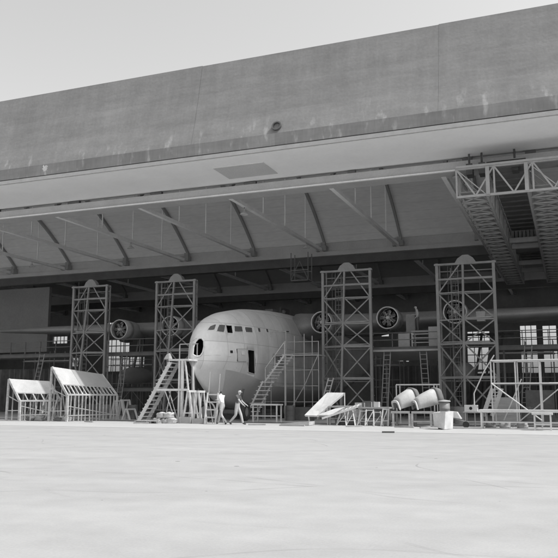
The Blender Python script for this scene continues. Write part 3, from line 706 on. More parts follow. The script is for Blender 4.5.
# upper stand by the bare engine with its clutter
p0 = at(412, 331, 49); p1 = at(431, 331, 49)
US = thing('engine_stand', 'slatted access stand with a step on the right platform, between two engines', 'stand', (p0.x, 48.6, 4.6))
MB().box(p0.x, p1.x, 48.4, 49.6, p0.z - .08, p0.z).build('top_deck', WOODM, US); mb = MB()
for x in (p0.x + .04, p1.x - .04):
    for y in (48.44, 49.56): mb.bar((x, y, 4.6), (x, y, p0.z - .08), .07)
for z in (4.9, 5.2, 5.45): mb.bar((p0.x, 48.42, z), (p1.x, 48.42, z), .05)
mb.build('legs', TUBEL, US); 
a = at(428, 341, 48.2); b = at(438, 326, 48.2)
single(MB().box(a.x, b.x - .05, 48.1, 48.4, 4.61, b.z), 'hardboard_sheet', WINGM, (a.x, 48.2, 4.61), 'pale flat panel standing on the right platform against the tallest tower', 'panel')
a = at(398, 343, 48.5)
single(MB().box(a.x, a.x + .75, 48.3, 48.9, 4.61, 5.5), 'equipment_box', WINGM, (a.x, 48.5, 4.61), 'grey equipment box standing on the platform below the bare engine', 'box')
a = at(410, 331, 49.8)
single(MB().box(a.x - .3, a.x + .3, 49.7, 50.2, 4.61, 6.9), 'engine_firewall', STEEL, (a.x, 50, 4.61), 'tall grey engine firewall beside the worker on the right platform', 'panel')  # a bare engine firewall, modelled as a plain upright box
# dark curtains closing the space under the wings
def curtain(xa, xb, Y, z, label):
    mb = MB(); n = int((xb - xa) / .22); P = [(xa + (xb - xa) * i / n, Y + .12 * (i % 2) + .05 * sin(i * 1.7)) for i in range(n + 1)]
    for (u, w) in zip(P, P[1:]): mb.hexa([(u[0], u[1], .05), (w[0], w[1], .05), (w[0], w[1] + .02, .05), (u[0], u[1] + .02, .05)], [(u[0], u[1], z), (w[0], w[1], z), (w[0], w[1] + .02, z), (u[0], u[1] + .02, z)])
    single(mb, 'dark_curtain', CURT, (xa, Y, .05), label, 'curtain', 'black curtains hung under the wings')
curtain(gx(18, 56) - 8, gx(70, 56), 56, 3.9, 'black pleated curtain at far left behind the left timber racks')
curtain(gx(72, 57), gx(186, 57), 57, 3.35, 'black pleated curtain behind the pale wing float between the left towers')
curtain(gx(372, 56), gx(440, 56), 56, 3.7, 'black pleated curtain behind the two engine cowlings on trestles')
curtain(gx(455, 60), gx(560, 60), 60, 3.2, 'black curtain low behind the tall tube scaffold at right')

# ------------------------------------------------------------ scaffold and stairs beside the hull
SC = thing('tube_scaffold', 'slender grey tube scaffold against the right side of the hull', 'scaffold', (-14.5, 45, 0))
mb = MB(); Ys = 45.
xs_ = [gx(v, Ys) for v in (262, 270, 285, 303.5, 318)]
tops = [3.6, 5.6, 5.6, 5.4, 4.9]
for x, t in zip(xs_, tops): mb.tube((x, Ys, 0), (x, Ys, t), .028)
for x in (xs_[2], xs_[3]): mb.tube((x, Ys + 1.6, 0), (x, Ys + 1.6, 5.4), .035)
mb.build('uprights', TUBE, SC); mb = MB()
for z, i, j in ((2.1, 0, 4), (4.15, 1, 4), (4.9, 2, 4), (5.6, 1, 2), (1.1, 0, 4), (3.1, 2, 4)): mb.tube((xs_[i], Ys + .05, z), (xs_[j], Ys + .05, z), .022)
mb.tube((xs_[1], Ys, 5.6), (gx(281, Ys) - .9, Ys - .3, 4.1), .03); mb.tube((xs_[3], Ys, 2.1), (xs_[4], Ys, 4.1), .03); mb.tube((xs_[2], Ys, .1), (xs_[3], Ys, 2.1), .03)
mb.build('ledgers', TUBE, SC); MB().box(xs_[1], xs_[4], Ys, Ys + 1.5, 4.0, 4.08).build('deck', WOODM, SC)
# broken stair beside the hull, in two flights
def stairs(name, label, P, Q, wid, n, m, group=None, tread=.26, th=.06, rail=0., sw=.2):
    P = V(P); Q = V(Q); W_ = V(wid); r = thing(name, label, 'stairs', (P.x, P.y, P.z), group)
    mb = MB(); mb.bar(P, Q, .05, sw); mb.bar(P + W_, Q + W_, .05, sw); mb.build('stringers', m, r)
    mb = MB(); d = (Q - P); fl = V((d.x, d.y, 0)).normalized() * tread / 2; wn = W_.normalized() * .03
    for i in range(1, n + 1):
        c = P + d * (i / (n + .3)); mb.hexa([c - fl - wn, c + fl - wn, c + fl + W_ + wn, c - fl + W_ + wn], [v + V((0, 0, th)) for v in (c - fl - wn, c + fl - wn, c + fl + W_ + wn, c - fl + W_ + wn)])
    mb.build('treads', m, r)
    if rail:
        mb = MB()
        for f in (.02, .5, .98): c = P.lerp(Q, f); mb.bar(c, c + V((0, 0, rail)), .04)
        mb.bar(P + V((0, 0, rail)), Q + V((0, 0, rail)), .04); mb.build('handrail', m, r)
    return r
YS = 42.2
a = at(243, 404, YS); b = at(262, 382, YS)
stairs('access_stairs', 'lower grey open stairs rising right beside the hull behind the table', (a.x, YS, .0), (b.x, YS, 2.35), (.35, .7, 0), 9, TUBEL, sw=.1, th=.05)
a = at(264, 378, YS + .8); b = at(284, 352, YS + .8)
st2 = stairs('access_stairs', 'upper grey stairs rising to the hull scaffold under the wing root', (a.x, YS + .8, 2.35), (b.x, YS + .8, 4.0), (.3, .6, 0), 9, TUBEL, rail=.8, sw=.1, th=.05)
mb = MB()
for q in ((b.x, YS + .8), (b.x + .3, YS + 1.6), (a.x, YS + .8)): mb.tube((q[0], q[1], 0), (q[0], q[1], 4.0 if q[0] != a.x else 2.35), .04)
mb.build('support_posts', TUBE, st2)
# table beside the hull stairs
def table(name, label, x0, x1, y0, y1, z, m, cat='table', th=.08, leg=.07, group=None, low=True):
    r = thing(name, label, cat, ((x0 + x1) / 2, (y0 + y1) / 2, 0), group)
    MB().box(x0, x1, y0, y1, z - th, z).build('table_top', m, r)
    for x in (x0 + .1, x1 - .1):
        for y in (y0 + .06, y1 - .06): MB().bar((x, y, 0), (x, y, z - th), leg).build('leg', m, r)
    if low: mb = MB(); mb.bar((x0 + .1, y0 + .06, z * .35), (x1 - .1, y0 + .06, z * .35), leg * .7); mb.bar((x0 + .1, y1 - .06, z * .35), (x1 - .1, y1 - .06, z * .35), leg * .7); mb.build('stretchers', m, r)
    return r
Yt = 39.3; table('trestle_table', 'long grey table under the hull just right of the man in the dark shirt', gx(250, Yt), gx(277, Yt), Yt, Yt + .8, at(260, 403.5, Yt).z, BEAM)

# ------------------------------------------------------------ white nose stairs, left of the nose
Yn = 37.0
a = at(137.5, 421, Yn); b = at(169.5, 358, Yn)
NS = stairs('nose_stairs', 'white wooden stairs with open treads climbing right to the flying boat nose', (a.x, Yn, .06), (b.x, Yn, 3.35), (.0, .95, 0), 14, WPAINT, tread=.3, th=.06)
xe = gx(187, Yn); zpl = 3.52
MB().box(b.x - .1, xe, Yn - .05, Yn + 1.1, zpl - .1, zpl).build('landing', WPAINT, NS)
mb = MB()
for x in (gx(177.5, Yn), gx(180.5, Yn)):
    mb.bar((x, Yn, 0), (x, Yn, zpl - .1), .13 if x > gx(179, Yn) else .1)
mb.bar((xe - .1, Yn + .9, 0), (xe - .25, Yn + .9, zpl - .1), .1); mb.bar((b.x + .1, Yn + .9, 0), (b.x + .1, Yn + .9, zpl - .1), .08)
mb.bar((gx(191, Yn), Yn, .05), (gx(183, Yn), Yn, zpl - .1), .08)
mb.build('posts', WPAINT, NS)
mb = MB(); z = at(170, 389.3, Yn).z; mb.bar((gx(154, Yn), Yn - .05, z), (gx(187, Yn), Yn - .05, z), .08, .12)
mb.bar((gx(163, Yn), Yn + .45, z), (gx(173, Yn), Yn + .45, .1), .04); mb.bar((gx(165, Yn), Yn + .45, z), (gx(160, Yn), Yn + .45, .1), .04); mb.bar((gx(174, Yn), Yn + .45, .0), (gx(174, Yn), Yn + .45, z), .05)
mb.bar((gx(163.5, Yn), Yn - .05, z), (gx(173.5, Yn), Yn - .04, .3), .04)
mb.build('braces', WPAINT, NS)
mb = MB()
for x in (b.x, xe - .05): mb.bar((x, Yn + 1.05, zpl), (x, Yn + 1.05, zpl + .9), .05)
mb.bar((b.x, Yn + 1.05, zpl + .9), (xe, Yn + 1.05, zpl + .9), .05); mb.bar((xe - .05, Yn, zpl), (xe + .15, Yn - .02, zpl + 1.0), .05); mb.build('handrail', TUBE, NS)
p = at(166, 352, Yn + .6)
single(MB().hexa([(p.x - .2, Yn + .5, 3.525), (p.x + .25, Yn + .5, 3.525), (p.x + .25, Yn + .9, 3.525), (p.x - .2, Yn + .9, 3.525)], [(p.x - .08, Yn + .6, 3.8), (p.x + .15, Yn + .6, 3.92), (p.x + .12, Yn + .8, 3.92), (p.x - .05, Yn + .8, 3.78)]), 'tarpaulin', WOODM, (p.x, Yn + .6, 3.525), 'small crumpled dark tarpaulin on the landing of the white nose stairs', 'tarpaulin', bevel=.06)
# A-shaped sawhorse frames beside the landing posts
def aframe(x, y, h, sp, label, m=WPAINT):
    r = thing('sawhorse', label, 'trestle', (x, y, 0), 'white A-shaped trestles at the nose')
    for s_ in (-1, 1):
        MB().bar((x + s_ * sp / 2, y, 0), (x + s_ * .05, y, h), .09).build('leg', m, r)
    for s_ in (-1, 1): MB().bar((x + s_ * sp / 2, y + .6, 0), (x + s_ * .05, y + .6, h), .07).build('leg', m, r)
    MB().bar((x, y - .1, h + .03), (x, y + .75, h + .03), .14, .12).build('beam', m, r)
    MB().bar((x - sp * .33, y - .05, h * .33), (x + sp * .33, y - .05, h * .33), .06).build('crossbar', m, r)
aframe(gx(187, 36.6), 36.6, 1.7, .62, 'white A-shaped trestle right under the nose, nearer the white stairs')
aframe(gx(196.5, 36.7), 36.7, 1.68, .5, 'white A-shaped trestle beside the short white ladder')
# pallets and sacks on the threshold
def sack(x, y, z, l, w, h, name, m, label, cat, seed, group=None, kids=0):
    rd = random.Random(seed); bm = bmesh.new(); bmesh.ops.create_cube(bm, size=1); bmesh.ops.subdivide_edges(bm, edges=bm.edges, cuts=3, use_grid_fill=True)
    for v in bm.verts:
        c = v.co; k = 1 - .2 * (abs(c.x) * 2) ** 3; c.y *= k; c.z *= (1 - .22 * (max(abs(c.x), abs(c.y)) * 2) ** 4) if c.z > 0 else 1
        v.co = V((c.x * l, c.y * w, (c.z + .5) * h * .85)) + V((rd.uniform(-.05, .05), rd.uniform(-.04, .04), rd.uniform(-.05, .05) * (v.co.z + .5)))
    me = bpy.data.meshes.new(name); bm.to_mesh(me); bm.free(); me.materials.append(m)
    for p in me.polygons: p.use_smooth = True
    zmin = min(v.co.z for v in me.vertices)
    for v in me.vertices: v.co.z -= zmin
    o = bpy.data.objects.new(name, me); COL.objects.link(o); o.location = (x, y, z); tag(o, label, cat, group); return o
sk = 0
for (px_, z, lab) in ((158, .0, 'pale sack at the foot of the white stairs, left of its pile'), (164.5, .0, 'pale sack lying between the other two in the bottom row near the white stairs'), (171, .0, 'pale sack at the right end of the bottom row near the white stairs'),
                      (160.5, .3, 'pale sack on the left of the upper row, near the white stairs'), (167.5, .3, 'pale sack on the right of the upper row, near the white stairs')):
    sack(gx(px_, 36.3), 36.3 + random.uniform(-.05, .05), z, .46, .5, .34, 'sack', CANVAS, lab, 'sack', sk, 'pile of pale sacks'); sk += 1
x = gx(149, 36.0); r = thing('pallet', 'low pale timber pallet at the foot of the white stairs', 'pallet', (x, 36, 0))
mb = MB()
for k in range(6): mb.box(x - .75, x + .75, 35.6 + k * .17, 35.72 + k * .17, .12, .15)
mb.build('deck_boards', WOODL, r); mb = MB()
for xx in (-.7, 0, .62): mb.box(x + xx, x + xx + .09, 35.6, 36.57, .008, .12)
mb.build('bearers', WOODM, r)
def crate(x0, x1, y0, y1, z1, name, m, label, cat='crate', z0=.008):
    r = thing(name, label, cat, ((x0 + x1) / 2, (y0 + y1) / 2, z0)); t = .03
    mb = MB(); mb.box(x0, x1, y0, y0 + t, z0, z1); mb.box(x0, x1, y1 - t, y1, z0, z1); mb.box(x0, x0 + t, y0 + t, y1 - t, z0, z1); mb.box(x1 - t, x1, y0 + t, y1 - t, z0, z1); mb.box(x0 + t, x1 - t, y0 + t, y1 - t, z0, z0 + t)
    mb.build('walls', m, r); mb = MB()
    for x in (x0 - .015, x1 - .045): mb.box(x, x + .06, y0 - .02, y0 - .001, z0, z1)
    mb.build('battens', m, r); return r
crate(gx(178.5, 36.4), gx(189, 36.4), 36.4, 36.9, .35, 'low_crate', WOODM, 'low dark timber crate under the left white trestle')
crate(gx(191, 36.3), gx(202, 36.3), 36.3, 36.8, .28, 'low_crate', WOODM, 'low empty timber crate left of the short white ladder')
# short white ladder with tall thin rails
Yl = 36.2; xa = gx(203.5, Yl); xb = gx(214.5, Yl)
LD = thing('step_ladder', 'short white ladder in front of the bow beside the man in the white shirt', 'ladder', ((xa + xb) / 2, Yl, 0))
mb = MB(); mb.bar((xa, Yl, 0), (xa, Yl + .35, 1.65), .07); mb.bar((xb, Yl, 0), (xb, Yl + .35, 1.65), .09); mb.build('stiles', WPAINT, LD)
mb = MB()
for k, z in enumerate((.35, .75, 1.15, 1.55)): mb.box(xa, xb, Yl + .05 + .35 * z / 1.65 - .07, Yl + .05 + .35 * z / 1.65 + .07, z - .035, z + .035)
mb.build('rungs', WPAINT, LD)
mb = MB(); mb.tube((xa + .05, Yl + .35, 1.6), (xa + .05, Yl + .5, 2.75), .02); mb.tube((xb, Yl + .35, 1.6), (xb, Yl + .5, 2.65), .02); mb.tube((xa, Yl + 1.0, 0), (xa, Yl + .4, 1.6), .03); mb.tube((xb, Yl + 1.0, 0), (xb, Yl + .4, 1.6), .03)
mb.build('hand_rails', TUBE, LD)

# ------------------------------------------------------------ timber racks at left
def rack(label, pr, pe, pf, dx, dy, zdrop, nrod, nslot, gname='timber racks on the left', split=.36):
    # pr ridge point, pe eave point, near end; dx,dy run to the far end
    r = thing('timber_rack', label, 'rack', (pf.x, pf.y, 0), gname)
    D = V((dx, dy, 0)); R0, E0 = V(pr), V(pe); R1 = R0 + D - V((0, 0, zdrop)); E1 = E0 + D
    nrm = (R1 - R0).cross(E0 - R0).normalized() * -.03
    def s(u, v): return (R0 * (1 - u) + R1 * u) * (1 - v) + (E0 * (1 - u) + E1 * u) * v
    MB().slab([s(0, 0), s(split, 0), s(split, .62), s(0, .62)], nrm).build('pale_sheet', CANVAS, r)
    if split < 1: MB().slab([s(split + .003, 0), s(1, 0), s(1, .62), s(split + .003, .62)], nrm).build('painted_shade_sheet', FLOATSHADE, r)  # far part of the same sheet, the roof's shadow put in as darker colour
    mb = MB()
    for k in range(nslot + 1): u = k / nslot; mb.bar(s(u, .62), s(u, 1), .07 if k % 2 else .1, .04)
    mb.bar(s(0, .97), s(1, .97), .14, .1); mb.bar(s(0, .62), s(1, .62), .06)
    mb.build('slats', WOODL, r)
    mb = MB()
    mb.bar(R0, (pf.x, pf.y, 0), .11); mb.bar(R1, (pf.x + dx, pf.y + dy, 0), .1); mb.bar(R0, E0, .12); mb.bar(R1, E1, .1)
    mb.bar(E0, (E0.x + .02, E0.y, 0), .13); mb.bar(E1, (E1.x, E1.y, 0), .11)
    mb.bar(R0.lerp(V((pf.x, pf.y, 0)), .4), E0.lerp(V((E0.x, E0.y, 0)), .05), .05); mb.bar((pf.x, pf.y, .6), (E0.x, E0.y, .62), .05)
    mb.build('frame', WOODL, r)
    mb = MB()
    for k in range(1, nrod): u = k / nrod; t = E0.lerp(E1, u); mb.bar(t, (t.x + random.uniform(-.05, .05), t.y, 0.01), .055)
    for k in range(1, nrod, 2): u = k / nrod; t = R0.lerp(R1, u); mb.bar(t - V((0, 0, .03)), (pf.x + dx * u, pf.y + dy * u, 0.01), .055)
    mb.bar(V((E0.x, E0.y, .35)), V((E1.x, E1.y, .35)), .05); mb.bar((E0.x, E0.y, .9), (E1.x, E1.y, .3), .04)
    mb.build('rods', WOODL, r)
    return r
Yr = 36.4
rack('tall lean-to timber rack, sloping top with painted-in shade, left of the white stairs', at(51, 366.5, Yr), at(66.5, 395, Yr), at(47.5, 421, Yr), .95, 3.7, .35, 14, 13)
rack('lower lean-to timber rack cut off by the left edge of the view', at(8, 378.5, Yr), at(19, 401, Yr), at(5, 421, Yr), 1.2, 2.3, .12, 8, 5, split=1)
# loose rods stacked inside racks and small trestles beyond
def trestle(px_, Y, h, label, m=BEAM, ln=.9, cross=True):
    x = gx(px_, Y); r = thing('small_trestle', label, 'trestle', (x, Y, 0), 'small trestles on the hangar floor')
    for yy in (0, ln):
        for s_ in (-1, 1): MB().bar((x + s_ * .28, Y + yy, 0), (x + s_ * .04, Y + yy, h), .09).build('leg', m, r)
    MB().bar((x, Y - .06, h), (x, Y + ln + .06, h), .1).build('beam', m, r)
trestle(113, 40.6, 1.15, 'grey trestle in shadow just right of the tall timber rack')
trestle(119.5, 40.9, 1.2, 'grey trestle in shadow, second to the right of the tall timber rack')
trestle(125, 40.4, .65, 'low grey trestle in shadow, third to the right of the tall timber rack')
# clutter behind racks
rd = random.Random(5)
for k, (px_, lab) in enumerate(((43, 'pale upright plank bundle between the two left timber racks'), (60, 'bundle of pale planks standing inside the tall timber rack'))):
    x = gx(px_, 38.0); mb = MB()
    for j in range(9): xx = x + rd.uniform(-.5, .5); mb.bar((xx, 37.5 + rd.uniform(0, .8), 0.01), (xx + rd.uniform(-.35, .35), 38.2, rd.uniform(.7, 1.7)), .08, .04)
    single(mb, 'plank_bundle', WOODL, (x, 38, 0), lab, 'planks')
for k, px_ in enumerate((28, 36, 56, 63)):
    x = gx(px_, 37.0)
    sack(x, 37.2, .008, .5, .4, .3, 'cloth_bundle', (CANVD, WOODM, CANVD, WOODM)[k], ('dark cloth bundle under the lower timber rack, further left', 'dark cloth bundle under the lower timber rack, further right', 'dark cloth bundle under the tall timber rack, left of the pair', 'grey cloth bundle under the tall timber rack, right of the pair')[k], 'bundle', 40 + k)

# ------------------------------------------------------------ centre clutter: tilted board, trestles, ladder
YT = 37.6
TB = thing('tilted_panel', 'large white wing panel tilted on a low stand in the sunlight', 'panel', (gx(318, YT), YT, 0))
A = [at(303.5, 414.5, 37.0), at(316.5, 415, 37.0), at(343.5, 392.2, 37.6), at(326, 392, 38.0)]
MB().slab(A, (.02, .04, -.08)).build('panel_sheet', WPAINT, TB)
mb = MB(); q = A[2]; mb.tube(q, (q.x, q.y, 0), .03); q = A[3]; mb.tube(q, (q.x + .1, q.y, 0), .03); q = A[0].lerp(A[1], .3); mb.bar(q, (q.x + .05, q.y + .1, 0), .06); q = A[1].lerp(A[2], .35); mb.bar(q, (q.x, q.y + .1, 0), .06)
mb.build('props', TUBEL, TB)
a = gx(281, 36.4); b = gx(318, 36.4)
single(MB().hexa([(a, 36.2, .02), (b - .4, 36.0, .02), (b - .4, 36.9, .02), (a + .3, 37.0, .02)], [(a, 36.2, .08), (b - .4, 36.0, .2), (b - .4, 36.9, .2), (a + .3, 37.0, .1)]), 'flat_board', WOODL, (a, 36.4, .02), 'pale board lying flat on the threshold left of the tilted white panel', 'board')
table('work_bench', 'low pale work bench just behind the tilted white panel', gx(327, 37.2), gx(356, 37.2), 37.2, 38.3, at(340, 405.5, 37.2).z, WOODL, 'bench', group='benches on the threshold')
table('work_bench', 'pale bench right of the centre lattice tower, loaded with metal frames', gx(357, 37.3), gx(388, 37.3), 37.3, 38.1, .92, WOODL, 'bench', group='benches on the threshold')
single(MB().slab([at(316, 414.5, 36.7), at(334, 408, 36.9), at(344, 406.5, 37.0), at(330, 414.5, 36.7)], (0, .03, -.05)), 'plywood_sheet', WPAINT, (gx(325, 36.7), 36.7, .2), 'smaller white triangular panel propped under the tilted one', 'panel')
# inclined ladder leaning on the benches
def incl(p, q, wid, n, label, m=WPAINT, name='inclined_ladder'):
    r = thing(name, label, 'ladder', (p.x, p.y, 0)); wv = V(wid)
    mb = MB(); mb.bar(p, q, .06, .1); mb.bar(p + wv, q + wv, .06, .1); mb.build('stiles', m, r); mb = MB()
    for k in range(n): c = p.lerp(q, (k + .5) / n); mb.bar(c, c + wv, .05)
    mb.build('rungs', m, r)
incl(V((gx(321, 36.6), 36.6, .35)), V((gx(357, 36.8), 36.8, .95)), (.05, .45, .12), 9, 'white ladder resting low and nearly flat beneath the work bench')
incl(V((gx(317, 46), 45.9, 0.)), V((gx(328, 45.9), 45.9, 2.6)), (.3, .1, 0), 8, 'short pale ladder leaning on the foot of the centre lattice tower', BEAM)
names = [('frame_stack', 'frame')]
rd = random.Random(21)
for k, (px_, w, h, lab) in enumerate(((341, .5, .7, 'welded metal frame of thin bars standing under the work bench'), (350, .45, .8, 'welded metal frame standing at the right end of the work bench'), (361, .5, .75, 'welded metal frame leaning under the left half of the loaded bench'),
                         (369, .45, .8, 'A-shaped metal frame standing under the middle of the loaded bench'), (377, .5, .7, 'welded metal frame leaning under the right half of the loaded bench'), (384, .35, .85, 'narrow metal frame between the loaded bench and the left cowling stand'))):
    x = gx(px_, 36.8); mb = MB(); y = 36.75 + rd.uniform(-.1, .1)
    mb.bar((x - w / 2, y, .01), (x - w / 2 + rd.uniform(0, .2), y + .3, h), .05); mb.bar((x + w / 2, y, .01), (x + w / 2 - rd.uniform(0, .25), y + .3, h), .05)
    mb.bar((x - w / 2 + .05, y + .28, h - .03), (x + w / 2 - .05, y + .28, h - .03), .05); mb.bar((x - w / 2, y + .1, h * .3), (x + w / 2, y + .1, h * .32), .04)
    mb.bar((x - w / 2, y + .05, .05), (x + w / 2 - .1, y + .25, h - .08), .035)
    single(mb, 'welded_stand', TUBEL if k % 2 else TUBE, (x, y, 0), lab, 'frame', 'loose metal frames on the threshold')
for k, (px_, w, h, z, m_, lab) in enumerate(((360, .5, .22, .92, TUBE, 'grey metal tray on the left of the loaded bench'), (368, .55, .3, .92, WOODD, 'dark open box in the middle of the loaded bench'), (375, .35, .26, .92, TUBEL, 'small pale box at the right of the loaded bench'))):
    x = gx(px_, 37.6); crate(x - w / 2, x + w / 2, 37.45, 37.85, z + h, 'parts_tray', m_, lab, 'box', z)
for k, (px_, m_, lab) in enumerate(((346, WOODD, 'dark bundle on the ground under the work bench'), (364, CANVD, 'dark bundle on the ground below the loaded bench, left of the two'), (380, WOODM, 'grey bundle on the ground below the loaded bench, right of the two'))):
    sack(gx(px_, 37.5), 37.6, .008, .9, .5, .34, 'cloth_bundle', m_, lab, 'bundle', 60 + k)

# ------------------------------------------------------------ engine cowlings on trestles
def cowling(xa, za, xb, zb_, Y, label, group='engine cowlings on trestles'):
    # a cowl half shell: open left end small, sloping up to a larger dark canvas-covered end at right
    P = V((xa, Y, za)); Q = V((xb, Y + .5, zb_)); d = (Q - P).normalized(); up = V((0, 0, 1)); side = d.cross(up).normalized(); upp = side.cross(d)
    r = thing('engine_cowling', label, 'cowling', (P.x, P.y, za - .5), group)
    def ring(c, rw, rh, n=17): return [c + side * (rw * math.copysign(abs(cos(pi * k / (n - 1))) ** .5, cos(pi * k / (n - 1)))) + upp * (rh * max(0, sin(pi * k / (n - 1))) ** .5) for k in range(n)]
    mb = MB(); L = (Q - P).length
    spec = [(0, .40, .16), (.12, .43, .28), (.6, .48, .40), (1.0, .52, .48)]
    for k in range(3):
        a = spec[k]; b = spec[k + 1]; ra = ring(P + d * L * a[0] - upp * .32, a[1], a[2] + .28); rb = ring(P + d * L * b[0] - upp * .32, b[1], b[2] + .28)
        for i in range(16): mb.face([ra[i], ra[i + 1], rb[i + 1], rb[i]])
    o = mb.build('metal_shell', CANVAS, r, True); sm = o.modifiers.new('t', 'SOLIDIFY'); sm.thickness = .03
    mb = MB(); ra = ring(P - upp * .34 - d * .03, .42, .46); rb = ring(P - upp * .34 - d * .03, .31, .35)
    for i in range(16): mb.hexa([ra[i], ra[i + 1], rb[i + 1], rb[i]], [v - d * .06 for v in (ra[i], ra[i + 1], rb[i + 1], rb[i])])
    mb.build('front_lip', WPAINT, r)
    mb = MB()
    for k in range(2):
        a = ((1.0, .54, .52), (1.10, .56, .55), (1.3, .46, .44))[k]; b = ((1.0, .54, .52), (1.10, .56, .55), (1.3, .46, .44))[k + 1]
        ra = ring(P + d * L * a[0] - upp * .34, a[1], a[2] + .28); rb = ring(P + d * L * b[0] - upp * .34, b[1], b[2] + .28)
        for i in range(16): mb.face([ra[i], ra[i + 1], rb[i + 1], rb[i]])
    mb.face(ring(P + d * L * 1.3 - upp * .34, .46, .72))
    o = mb.build('canvas_cover', CANVD, r, True); sm = o.modifiers.new('t', 'SOLIDIFY'); sm.thickness = .03
    return r
Yc = 36.5
zt_ = at(400, 410.8, Yc).z
for (pa, pb, lab, tl) in ((392.5, 409.5, 'pale engine cowling with a dark canvas end, the left of the pair', 'pale wooden trestle stand under the left engine cowling'),
                      (411.5, 433, 'larger pale engine cowling with a dark canvas end, the right of the pair', 'pale wooden trestle stand under the right engine cowling')):
    xa = gx(pa, Yc); xb = gx(pb, Yc)
    cowling(xa + .05, zt_ + .42, xb - .12, zt_ + .66, Yc + .45, lab)
    table('cowling_stand', tl, xa - .12, gx(pb + (1 if pa < 400 else -1), Yc), Yc, Yc + .95, zt_, WOODL, 'stand', .1, .1, 'stands under the cowlings', pa > 400)
# tube goalpost frame behind the cowlings
x0 = gx(396, 39.5); x1 = gx(434, 39.5); zz = at(410, 384.3, 39.5).z
FRm = thing('goalpost_stand', 'thin pale tube frame like a goalpost behind the two engine cowlings', 'frame', ((x0 + x1) / 2, 39.5, 0))
mb = MB(); mb.tube((x0, 39.5, 0), (x0, 39.5, zz), .035); mb.tube((x1, 39.5, 0), (x1, 39.5, zz), .035); mb.tube((x0, 40.4, 0), (x0, 40.4, zz), .03); mb.tube((x1, 40.4, 0), (x1, 40.4, zz), .03); mb.build('uprights', TUBEL, FRm)
MB().tube((x0, 39.5, zz), (gx(440, 39.5), 39.5, zz), .04).build('crossbar', TUBEL, FRm)
# white skip, drum and hat-shaped cover
x0 = gx(432, 34.2); x1 = gx(451, 34.2)
r = thing('white_crate', 'white open crate sitting in the sun on the apron right of the cowlings', 'crate', ((x0 + x1) / 2, 34.2, 0)); z1 = .78
mb = MB(); t = .05
x1m = x1 - .0
bot = [(x0 + .06, 34.15, .12), (x1m - .3, 33.9, .02), (x1m - .05, 34.7, .02), (x0 + .2, 34.95, .1)]; top = [(x0, 34.1, z1 - .04), (x1m - .22, 33.85, z1), (x1m, 34.75, z1 + .02), (x0 + .18, 35.0, z1)]
for i in range(4):
    j = (i + 1) % 4; n_v = V(((bot[i][1] - bot[j][1]), (bot[j][0] - bot[i][0]), 0)).normalized() * t
    mb.hexa([bot[i], bot[j], top[j], top[i]], [V(bot[i]) + n_v, V(bot[j]) + n_v, V(top[j]) + n_v, V(top[i]) + n_v])
mb.hexa([V(v) + V((0, 0, .0)) for v in bot], [V(v) + V((0, 0, .05)) for v in bot]); mb.build('crate_body', WPAINT, r)
mb = MB(); mb.box(x0 + .2, x0 + .35, 34.3, 34.8, .004, .1); mb.box(x1 - .35, x1 - .2, 34.2, 34.7, .004, .03); mb.build('skids', WOODD, r)
xd = gx(444, 36.6)
r = thing('metal_drum', 'grey metal drum on end behind the white crate', 'drum', (xd, 36.6, 0))
MB().lathe([(0, .001), (0, .24), (.3, .25), (.32, .265), (.34, .25), (.85, .25), (.87, .265), (.9, .25), (1.2, .25), (1.2, .001)], (xd, 36.6, 0.005), (0, 0, 1), 24).build('drum_body', STEEL, r, True)
MB().lathe([(0, .3), (.05, .28), (.09, .001)], (xd, 36.6, 1.21), (0, 0, 1), 20).build('lid', WOODM, r, True)
x = gx(454, 36.2)
r = thing('wheelbarrow', 'pale upturned wheelbarrow right of the white crate', 'wheelbarrow', (x, 36.2, 0))
MB().hexa([(x - .4, 35.95, .55), (x + .3, 35.95, .42), (x + .3, 36.5, .42), (x - .4, 36.5, .55)], [(x - .3, 36.0, .78), (x + .12, 36.0, .74), (x + .12, 36.42, .74), (x - .3, 36.42, .78)]).build('tray', CANVAS, r)
mb = MB(); mb.bar((x - .3, 36, 0), (x - .2, 36, .56), .05); mb.bar((x - .3, 36.4, 0), (x - .2, 36.4, .56), .05); mb.bar((x - .2, 36.2, .5), (x + .62, 36.2, .25), .05); mb.build('legs', WOODM, r)
MB().lathe([(-.04, .001), (-.04, .15), (.04, .15), (.04, .001)], (x + .5, 36.2, .155), (0, 1, 0), 20).build('wheel', RUB, r)

# ------------------------------------------------------------ right: tube scaffold, long bench, marked box, steps
SR = thing('tube_scaffold', 'tall open scaffold of pale tubes at the right edge of the view', 'scaffold', (gx(515, 37.5), 37.5, 0))
Y1_ = 37.4; Y2_ = 39.0; X_ = [gx(492, Y1_), gx(516.5, Y1_), gx(541, Y1_), gx(566, Y1_)]; Zt = at(500, 360, Y1_).z; Zm = at(505, 382.8, Y1_).z
mb = MB()
for x in X_:
    for y in (Y1_, Y2_): mb.tube((x, y, 0), (x, y, Zt), .035)
mb.build('uprights', TUBEL, SR); mb = MB()
for y in (Y1_, Y2_):
    for z in (Zt, Zm, .75): mb.tube((X_[0], y - .04, z), (X_[-1], y - .04, z), .032)
for x in X_:
    for z in (Zt, Zm): mb.tube((x, Y1_, z), (x, Y2_, z), .03)
mb.build('ledgers', TUBEL, SR); mb = MB()
mb.tube((X_[0], Y1_ - .08, Zm), (X_[2], Y1_ - .08, .35), .033); mb.tube((X_[3], Y2_, Zm), (X_[1] - .3, Y2_, .0), .03); mb.tube((X_[1] + .2, Y2_ - .4, 2.3), (X_[0] + .4, Y2_ - .4, .3), .03)
mb.build('diagonals', TUBEL, SR)
x0 = gx(478, 35.6); zz = at(500, 409.2, 35.6).z
table('long_bench', 'long pale bench running out of view in front of the right tube scaffold', x0, 3.2, 35.6, 36.3, zz, WPAINT, 'bench', .12, .07)
